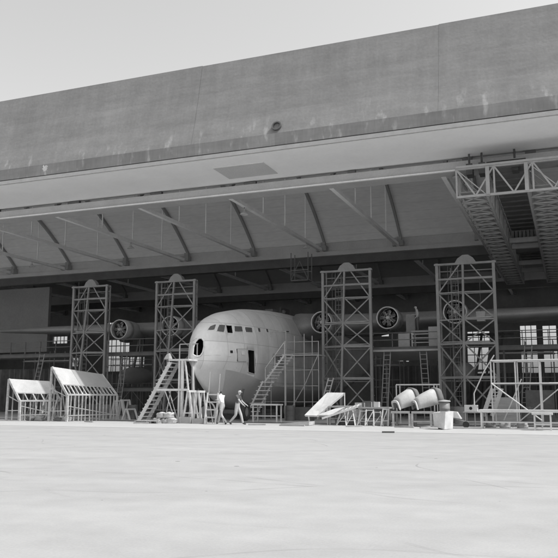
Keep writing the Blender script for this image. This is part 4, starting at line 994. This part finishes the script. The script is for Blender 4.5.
table('low_table', 'small pale low table at the right edge in front of the long bench', gx(531, 34.6), gx(552, 34.6), 34.6, 35.2, at(535, 412.5, 34.6).z, WPAINT, 'table', .08, .06)
a = at(463.5, 411, 37.6); b = at(476, 404.6, 37.6)
MX = thing('marked_box', 'white box with a black disc on its side, standing on a small stand', 'box', (a.x, 37.6, a.z))
MB().box(a.x, b.x, 37.6, 38.1, a.z, b.z).build('box_body', WPAINT, MX)
MB().lathe([(0, .001), (0, .075), (.012, .075), (.012, .001)], ((a.x + b.x) / 2, 37.599, (a.z + b.z) / 2), (0, -1, 0), 20).build('black_disc', DARK, MX)
table('box_stand', 'thin legged stand under the white box with the black disc', a.x - .05, b.x + .5, 37.5, 38.2, a.z - .003, TUBE, 'stand', .05, .04)
YL = 38.2; a = at(484, 413, YL); b = at(491.5, 388, YL)
stairs('steel_steps', 'steep narrow steel steps leaning by the left end of the right tube scaffold', (a.x - .1, YL, .5), (b.x, YL, b.z), (.42, .1, 0), 8, TUBE, tread=.16, th=.04)
a = at(473, 393, 38); b = at(483, 373, 38); pp = [V((a.x, 38, 0.)), V((a.x, 38, a.z)), V((b.x, 38, b.z + .1)), V((b.x + .5, 38.2, b.z + .9))]
mb = MB()
for u, w in zip(pp, pp[1:]): mb.tube(u, w, .03)
single(mb, 'bent_pipe', TUBEL, (a.x, 38, 0), 'thin bent pipe rising beside the white box with the black disc', 'pipe')
rd = random.Random(9)
for k, (px_, lab) in enumerate(((489, 'dark bundle under the left end of the long bench'), (503, 'grey bundle under the long bench, second from its left end'), (521, 'grey bundle under the long bench beneath the scaffold diagonal'))):
    sack(gx(px_, 36.6), 36.9, .008, .42, .4, .3, 'cloth_bundle', (CANVD, WOODM, WOODM)[k], lab, 'bundle', 80 + k)
# drums, boxes and benches in the shadow behind
k = 0
for (px_, Y, w, h, m_, lab) in ((455, 42, 1.1, .9, WOODD, 'dark crate in shadow left of the tallest tower foot'), (384, 43, 1.0, .8, STEELD, 'dark crate in shadow behind the loaded bench'), (352, 43.5, 1.3, .7, WOODM, 'grey crate in shadow at the centre tower foot'),
                         (300, 43, 1.2, .8, WOODD, 'dark crate in shadow beneath the hull scaffold'), (225, 44, 1.2, .6, WOODD, 'dark crate in shadow behind the two walking men'), (505, 43, 1.4, 1.4, WOODM, 'grey crate in shadow behind the right tube scaffold'), (540, 45, 1.5, 1.8, WOODD, 'tall dark crate in shadow at the far right'),
                         (90, 44, 1.2, .9, WOODD, 'dark crate in shadow behind the tall timber rack'), (145, 43, 1.1, .5, WOODD, 'low dark crate in shadow behind the white stairs')):
    x = gx(px_, Y); crate(x - w / 2, x + w / 2, Y, Y + .8, h, 'wooden_crate', m_, lab)
def ladder(px_, Y, h, lean, label, m=STEEL):
    x = gx(px_, Y); r = thing('leaning_ladder', label, 'ladder', (x, Y, 0), 'ladders in the shadow of the hangar')
    for dx in (0, .42): MB().bar((x + dx, Y, .01), (x + dx + lean, Y + .5, h), .06).build('stile', m, r)
    mb = MB()
    for k in range(int(h / .3)): f = (k + .6) / int(h / .3); mb.bar((x + lean * f, Y + .5 * f, h * f), (x + .42 + lean * f, Y + .5 * f, h * f), .035)
    mb.build('rungs', m, r)
ladder(26, 46, 4.6, .5, 'grey ladder in shadow rising behind the lower left timber rack')
ladder(113, 47.5, 4.7, .25, 'grey ladder against the dark platform just right of the leftmost tower')
ladder(380, 47.2, 4.5, .2, 'grey ladder against the right platform, beside the centre lattice tower')
ladder(424, 47.2, 4.5, -.3, 'grey ladder against the right platform, beside the tallest tower')
ladder(520, 47.6, 4.5, .4, 'grey ladder in shadow seen through the right tube scaffold')
def drum(px_, Y, label, m=STEELD, h=.9):
    x = gx(px_, Y); r = thing('oil_drum', label, 'drum', (x, Y, 0), 'oil drums in the shadow of the hangar')
    MB().lathe([(0, .001), (0, .28), (h * .33, .285), (h * .35, .3), (h * .37, .285), (h * .65, .285), (h * .67, .3), (h * .69, .285), (h, .285), (h, .27), (h - .03, .26), (h - .03, .001)], (x, Y, .006), (0, 0, 1), 24).build('drum_body', m, r)
    MB().tube((x + .12, Y, h - .02), (x + .12, Y, h + .02), .04).build('bung', STEEL, r)
drum(132, 41.5, 'dark oil drum in shadow left of the white stairs, nearest them'); drum(104, 42.5, 'grey oil drum in shadow behind the right end of the tall timber rack', STEEL)
drum(372, 41.5, 'dark oil drum in shadow behind the loaded bench'); drum(459, 40.5, 'grey oil drum in shadow beside the white box with the black disc', STEEL)
drum(527, 41.5, 'dark oil drum in shadow behind the right tube scaffold'); drum(289, 42.5, 'dark oil drum in shadow under the hull scaffold')
def bay_scaffold(pa, pb, Y, zs, label, dep=1.4, m=STEELD):
    xa = gx(pa, Y); xb = gx(pb, Y); r = thing('wing_scaffold', label, 'scaffold', ((xa + xb) / 2, Y, 0), 'dim tube scaffolds under the wings')
    n = max(2, round((xb - xa) / 1.6)); mb = MB()
    for i in range(n + 1):
        for y in (Y, Y + dep): x = xa + (xb - xa) * i / n; mb.tube((x, y, .01), (x, y, zs[-1] + .9), .03)
    mb.build('uprights', m, r); mb = MB()
    for z in zs:
        for y in (Y - .05, Y + dep - .05): mb.tube((xa - .1, y, z), (xb + .1, y, z), .028)
        mb.tube((xa - .1, Y - .05, z + .5), (xb + .1, Y - .05, z + .5), .025)
    for i in range(n): mb.tube((xa + (xb - xa) * i / n, Y - .08, zs[0] * (i % 2)), (xa + (xb - xa) * (i + 1) / n, Y - .08, zs[0] * (1 - i % 2)), .025)
    mb.build('ledgers', m, r)
    MB().box(xa, xb, Y + .05, Y + dep - .12, zs[-1] + .04, zs[-1] + .1).build('deck', WOODM, r)
bay_scaffold(20, 66, 51.2, (2.2, 4.3), 'dim tube scaffold under the far left wing tip', 1.4, STEEL)
bay_scaffold(110, 150, 54.5, (2.0, 4.0), 'dim tube scaffold behind the wing float between the left towers', 1.4, STEEL)
bay_scaffold(499, 556, 53, (2.2, 4.3), 'dim tube scaffold under the far right wing', 1.4, STEEL)
bay_scaffold(376, 400, 53, (2.1, 3.6), 'dim tube scaffold in the dark below the right platform', 1.4, STEEL)
# boards laid across tower levels
for px_, z, w_, lab in ((324, 6.24, 3.0, 'plank laid across the centre lattice tower below the engine'), (341, 4.76, 1.8, 'short plank laid across the centre lattice tower at platform height'), (440, 4.76, 3.0, 'plank laid across the tallest tower at platform height'), (466, 6.24, 1.6, 'plank laid across the right half of the tallest tower'), (156, 4.76, 2.8, 'plank laid across the tower behind the white stairs'), (73, 6.24, 2.8, 'plank laid across the leftmost tower')):
    x = at(px_, 350, 47).x; single(MB().box(x, x + w_, 47.08, 47.36, z, z + .06), 'plank', WOODL if px_ in (324, 466) else WOODM, (x, 47.2, z), lab, 'plank', 'planks laid across the towers')
# small scrap along the threshold
rd = random.Random(31)
for px_, Y, ln, an, lab in ((256, 35.6, .9, 12, 'thin offcut of timber lying before the long grey table'), (291, 35.2, 1.4, -8, 'thin pole lying in front of the flat pale board'), (353, 35.5, .8, 30, 'short timber offcut lying in front of the work bench'), (403, 35.4, 1.0, -15, 'short pole lying before the left cowling stand'),
                     (424, 35.3, .6, 50, 'short block of timber lying between the right cowling stand and the white crate'), (466, 35.2, 1.3, 5, 'thin pole lying before the white box with the black disc'), (140, 35.4, .8, 20, 'timber offcut lying at the foot of the white stairs'), (88, 36.2, 1.1, -30, 'thin pole lying under the front edge of the tall rack'), (387, 30.2, .5, 4, 'thin dark stick lying alone out on the apron')):
    x = gx(px_, Y); a = R(an); single(MB().bar((x - ln / 2 * cos(a), Y - ln / 2 * sin(a), .04), (x + ln / 2 * cos(a), Y + ln / 2 * sin(a), .045), .09, .06), 'timber_offcut', WOODM if px_ != 387 else WOODD, (x, Y, .01), lab, 'timber')
# struts and shapes seen under the right wing
GE = thing('gantry_frame', 'dim steel frame with slanted struts standing behind the tallest tower', 'frame', (-6, 60, 0))
mb = MB(); a = at(468, 372, 60); b = at(490, 340, 60)
for dx in (0, .8, 1.6): mb.bar((a.x + dx, 60, 0.01), (a.x + 1.1 + dx, 60, b.z + .6), .18)
mb.bar((a.x - .6, 60, a.z), (a.x + 3, 60, a.z + .3), .15); mb.bar((a.x - 1, 60.2, b.z + .5), (a.x + 3.5, 60.2, b.z + .5), .2); mb.build('struts', STEELD, GE)
a = at(474, 322, 52); b = at(484, 311, 52)
# hanging pale box near outer engine
HB = thing('hoist_bucket', 'pale bucket hanging inside the tallest tower beside the outer engine', 'bucket', (a.x, 49, a.z))
a = at(475.5, 321, 49.2); b = at(484.5, 311, 49.2)
MB().hexa([(a.x + .06, 49, a.z), (b.x - .06, 49, a.z), (b.x - .06, 49.5, a.z), (a.x + .06, 49.5, a.z)], [(a.x, 48.95, b.z), (b.x, 48.95, b.z), (b.x, 49.55, b.z), (a.x, 49.55, b.z)]).build('bucket_body', CANVAS, HB)
MB().tube(((a.x + b.x) / 2, 49.2, b.z), ((a.x + b.x) / 2, 49.2, 9.6), .02).build('rope', STEELD, HB)

# ------------------------------------------------------------ people
def person(label, loc, face_deg, J, mats, scale=1.0, group=None, hold=None):
    # J: name -> (x forward, y left, z); mats: shirt, trousers, hair
    ED = [('pelvis', 'waist', 'T'), ('waist', 'chest', 'S'), ('chest', 'neck', 'S'), ('neck', 'jaw', 'K'), ('jaw', 'head', 'H'), ('head', 'crown', 'H')]
    for s in 'LR':
        ED += [('chest', 'sh' + s, 'S'), ('sh' + s, 'el' + s, 'S'), ('el' + s, 'wr' + s, 'K'), ('wr' + s, 'pa' + s, 'K'), ('pelvis', 'hp' + s, 'T'), ('hp' + s, 'kn' + s, 'T'), ('kn' + s, 'an' + s, 'T'), ('an' + s, 'to' + s, 'F')]
    rad = dict(pelvis=.145, waist=.125, chest=.15, neck=.055, jaw=.068, head=.098, crown=.07)
    for s in 'LR': rad.update({'sh' + s: .072, 'el' + s: .047, 'wr' + s: .03, 'pa' + s: .034, 'hp' + s: .098, 'kn' + s: .07, 'an' + s: .052, 'to' + s: .04})
    names_ = list(rad); me = bpy.data.meshes.new('sk'); me.from_pydata([J[n] for n in names_], [(names_.index(a), names_.index(b)) for a, b, _ in ED], [])
    o = bpy.data.objects.new('sk', me); COL.objects.link(o)
    md = o.modifiers.new('skin', 'SKIN'); sv = me.skin_vertices[0].data
    for i, n in enumerate(names_):
        r_ = rad[n]; sv[i].radius = (r_ * 1.15, r_ * .82) if n in ('chest', 'waist', 'pelvis') else (r_, r_)
        sv[i].use_root = (n == 'pelvis')
    md.use_smooth_shade = True; sb = o.modifiers.new('s', 'SUBSURF'); sb.levels = 2; sb.render_levels = 2
    bpy.context.view_layer.update()
    dg = bpy.context.evaluated_depsgraph_get(); body = bpy.data.meshes.new_from_object(o.evaluated_get(dg)); bpy.data.objects.remove(o)
    # fingers
    bm = bmesh.new(); bm.from_mesh(body)
    for s in 'LR':
        wr, pa = V(J['wr' + s]), V(J['pa' + s]); d = (pa - wr).normalized(); sd_ = d.cross(V((1, 0, 0)) if abs(d.x) < .8 else V((0, 0, 1))).normalized(); cu = d.cross(sd_)
        for k in range(4):
            a = pa + sd_ * (k - 1.5) * .02; ln = (.065, .078, .074, .058)[k]; b = a + d * ln * .55 + cu * .008; c = b + d * ln * .35 + cu * .03
            for (u, w, r0) in ((a, b, .0095), (b, c, .0085)):
                ax = (w - u).normalized(); p1 = ax.orthogonal().normalized(); p2 = ax.cross(p1)
                ra = [bm.verts.new(u + (p1 * cos(t) + p2 * sin(t)) * r0) for t in [2 * pi * q / 6 for q in range(6)]]; rb = [bm.verts.new(w + (p1 * cos(t) + p2 * sin(t)) * r0 * .9) for t in [2 * pi * q / 6 for q in range(6)]]
                for q in range(6): bm.faces.new((ra[q], ra[(q + 1) % 6], rb[(q + 1) % 6], rb[q]))
                bm.faces.new(rb); bm.faces.new(ra[::-1])
        a = wr.lerp(pa, .45) + sd_ * .02; b = a + sd_ * .04 + d * .03; ax = (b - a).normalized(); p1 = ax.orthogonal().normalized(); p2 = ax.cross(p1)
        ra = [bm.verts.new(a + (p1 * cos(t) + p2 * sin(t)) * .012) for t in [2 * pi * q / 6 for q in range(6)]]; rb = [bm.verts.new(b + (p1 * cos(t) + p2 * sin(t)) * .009) for t in [2 * pi * q / 6 for q in range(6)]]
        for q in range(6): bm.faces.new((ra[q], ra[(q + 1) % 6], rb[(q + 1) % 6], rb[q]))
        bm.faces.new(rb)
    # nose and ears
    hd = V(J['head']); 
    for (c, sz) in (((hd + V((.105, 0, -.03))), (.022, .014, .022)), (hd + V((0, .088, -.02)), (.018, .012, .032)), (hd + V((0, -.088, -.02)), (.018, .012, .032))):
        r0 = bmesh.ops.create_icosphere(bm, subdivisions=1, radius=1)
        for v in r0['verts']: v.co = V((v.co.x * sz[0], v.co.y * sz[1], v.co.z * sz[2])) + c
    bmesh.ops.recalc_face_normals(bm, faces=bm.faces); bm.to_mesh(body); bm.free()
    ML = [mats['shirt'], mats['trousers'], SKIN, mats['hair'], SHOE]
    for m_ in ML: body.materials.append(m_)
    segs = [(V(J[a]), V(J[b]), k, a, b) for a, b, k in ED]
    for p in body.polygons:
        c = p.center; best = None
        for (a, b, k, na, nb) in segs:
            t = max(0, min(1, (c - a).dot(b - a) / (b - a).length_squared)); dd = (c - (a + (b - a) * t)).length
            if best is None or dd < best[0]: best = (dd, k, na, t)
        k = best[1]; mi = {'S': 0, 'T': 1, 'K': 2, 'H': 2, 'F': 4}[k]
        if k == 'S' and best[2].startswith('sh') and best[3] > .75 and mats.get('short', True): mi = 2
        if k == 'K' and best[2] == 'neck' and best[3] < .15: mi = 0
        if k == 'H' and (c.z > hd.z + .035 or (c.x < hd.x - .02 and c.z > hd.z - .07)): mi = 3
        p.material_index = mi; p.use_smooth = True
    body.name = 'person'
    ob = bpy.data.objects.new('person', body); COL.objects.link(ob); ob.location = loc; ob.rotation_euler = (0, 0, R(face_deg)); ob.scale = (scale,) * 3
    zmin = min(v.co.z for v in body.vertices)
    for v in body.vertices: v.co.z -= zmin
    return tag(ob, label, 'person', group)
walk = dict(pelvis=(0, 0, .93), waist=(.02, 0, 1.08), chest=(.06, 0, 1.33), neck=(.09, 0, 1.49), jaw=(.12, 0, 1.56), head=(.13, 0, 1.63), crown=(.12, 0, 1.69),
    shL=(.05, .19, 1.41), shR=(.05, -.19, 1.41), elL=(-.03, .25, 1.13), wrL=(.12, .24, .93), paL=(.18, .23, .86), elR=(.12, -.24, 1.15), wrR=(.32, -.22, 1.05), paR=(.40, -.21, 1.02),
    hpL=(0, .1, .88), hpR=(0, -.1, .88), knL=(.17, .1, .50), anL=(.27, .1, .1), toL=(.44, .1, .06), knR=(-.04, -.1, .48), anR=(-.36, -.1, .14), toR=(-.25, -.1, .05))
w1 = dict(walk); w1.update(knR=(.2, -.1, .5), anR=(.3, -.1, .1), toR=(.47, -.1, .07), knL=(-.02, .1, .48), anL=(-.34, .1, .13), toL=(-.23, .1, .05), elR=(.16, -.25, 1.2), wrR=(.4, -.2, 1.22), paR=(.49, -.18, 1.24), elL=(-.12, .25, 1.15), wrL=(-.08, .27, .9), paL=(-.06, .27, .82))
p1 = person('man in a white shirt and light trousers striding left past the short white ladder', (gx(221, 36.1), 36.1, .004), 172, w1, dict(shirt=SHIRTW, trousers=TROU, hair=HAIR, short=False), 1.05)
w2 = dict(walk); w2.update(elL=(.14, .26, 1.17), wrL=(.36, .24, 1.0), paL=(.43, .23, .97), elR=(.2, -.26, 1.2), wrR=(.38, -.24, 1.0), paR=(.45, -.23, .96), chest=(.07, 0, 1.34))
p2 = person('man in a dark short-sleeved shirt and pale cap striding right toward the table', (gx(236.5, 36.1), 36.05, .004), 4, w2, dict(shirt=SHIRTD, trousers=TROU, hair=GHAIR), 1.06)
stand = dict(walk); stand.update(knL=(.03, .1, .5), anL=(.0, .1, .08), toL=(.15, .1, .04), knR=(.03, -.1, .5), anR=(0, -.1, .08), toR=(.15, -.1, .04), elR=(.08, -.26, 1.15), wrR=(.3, -.22, 1.15), paR=(.38, -.2, 1.15))
p3 = person('worker in a pale shirt standing high beside the bare engine under the right wing', (at(417, 331, 49).x, 49.1, p0.z), 190, stand, dict(shirt=CANVAS, trousers=TROUD, hair=GHAIR), 1.0)
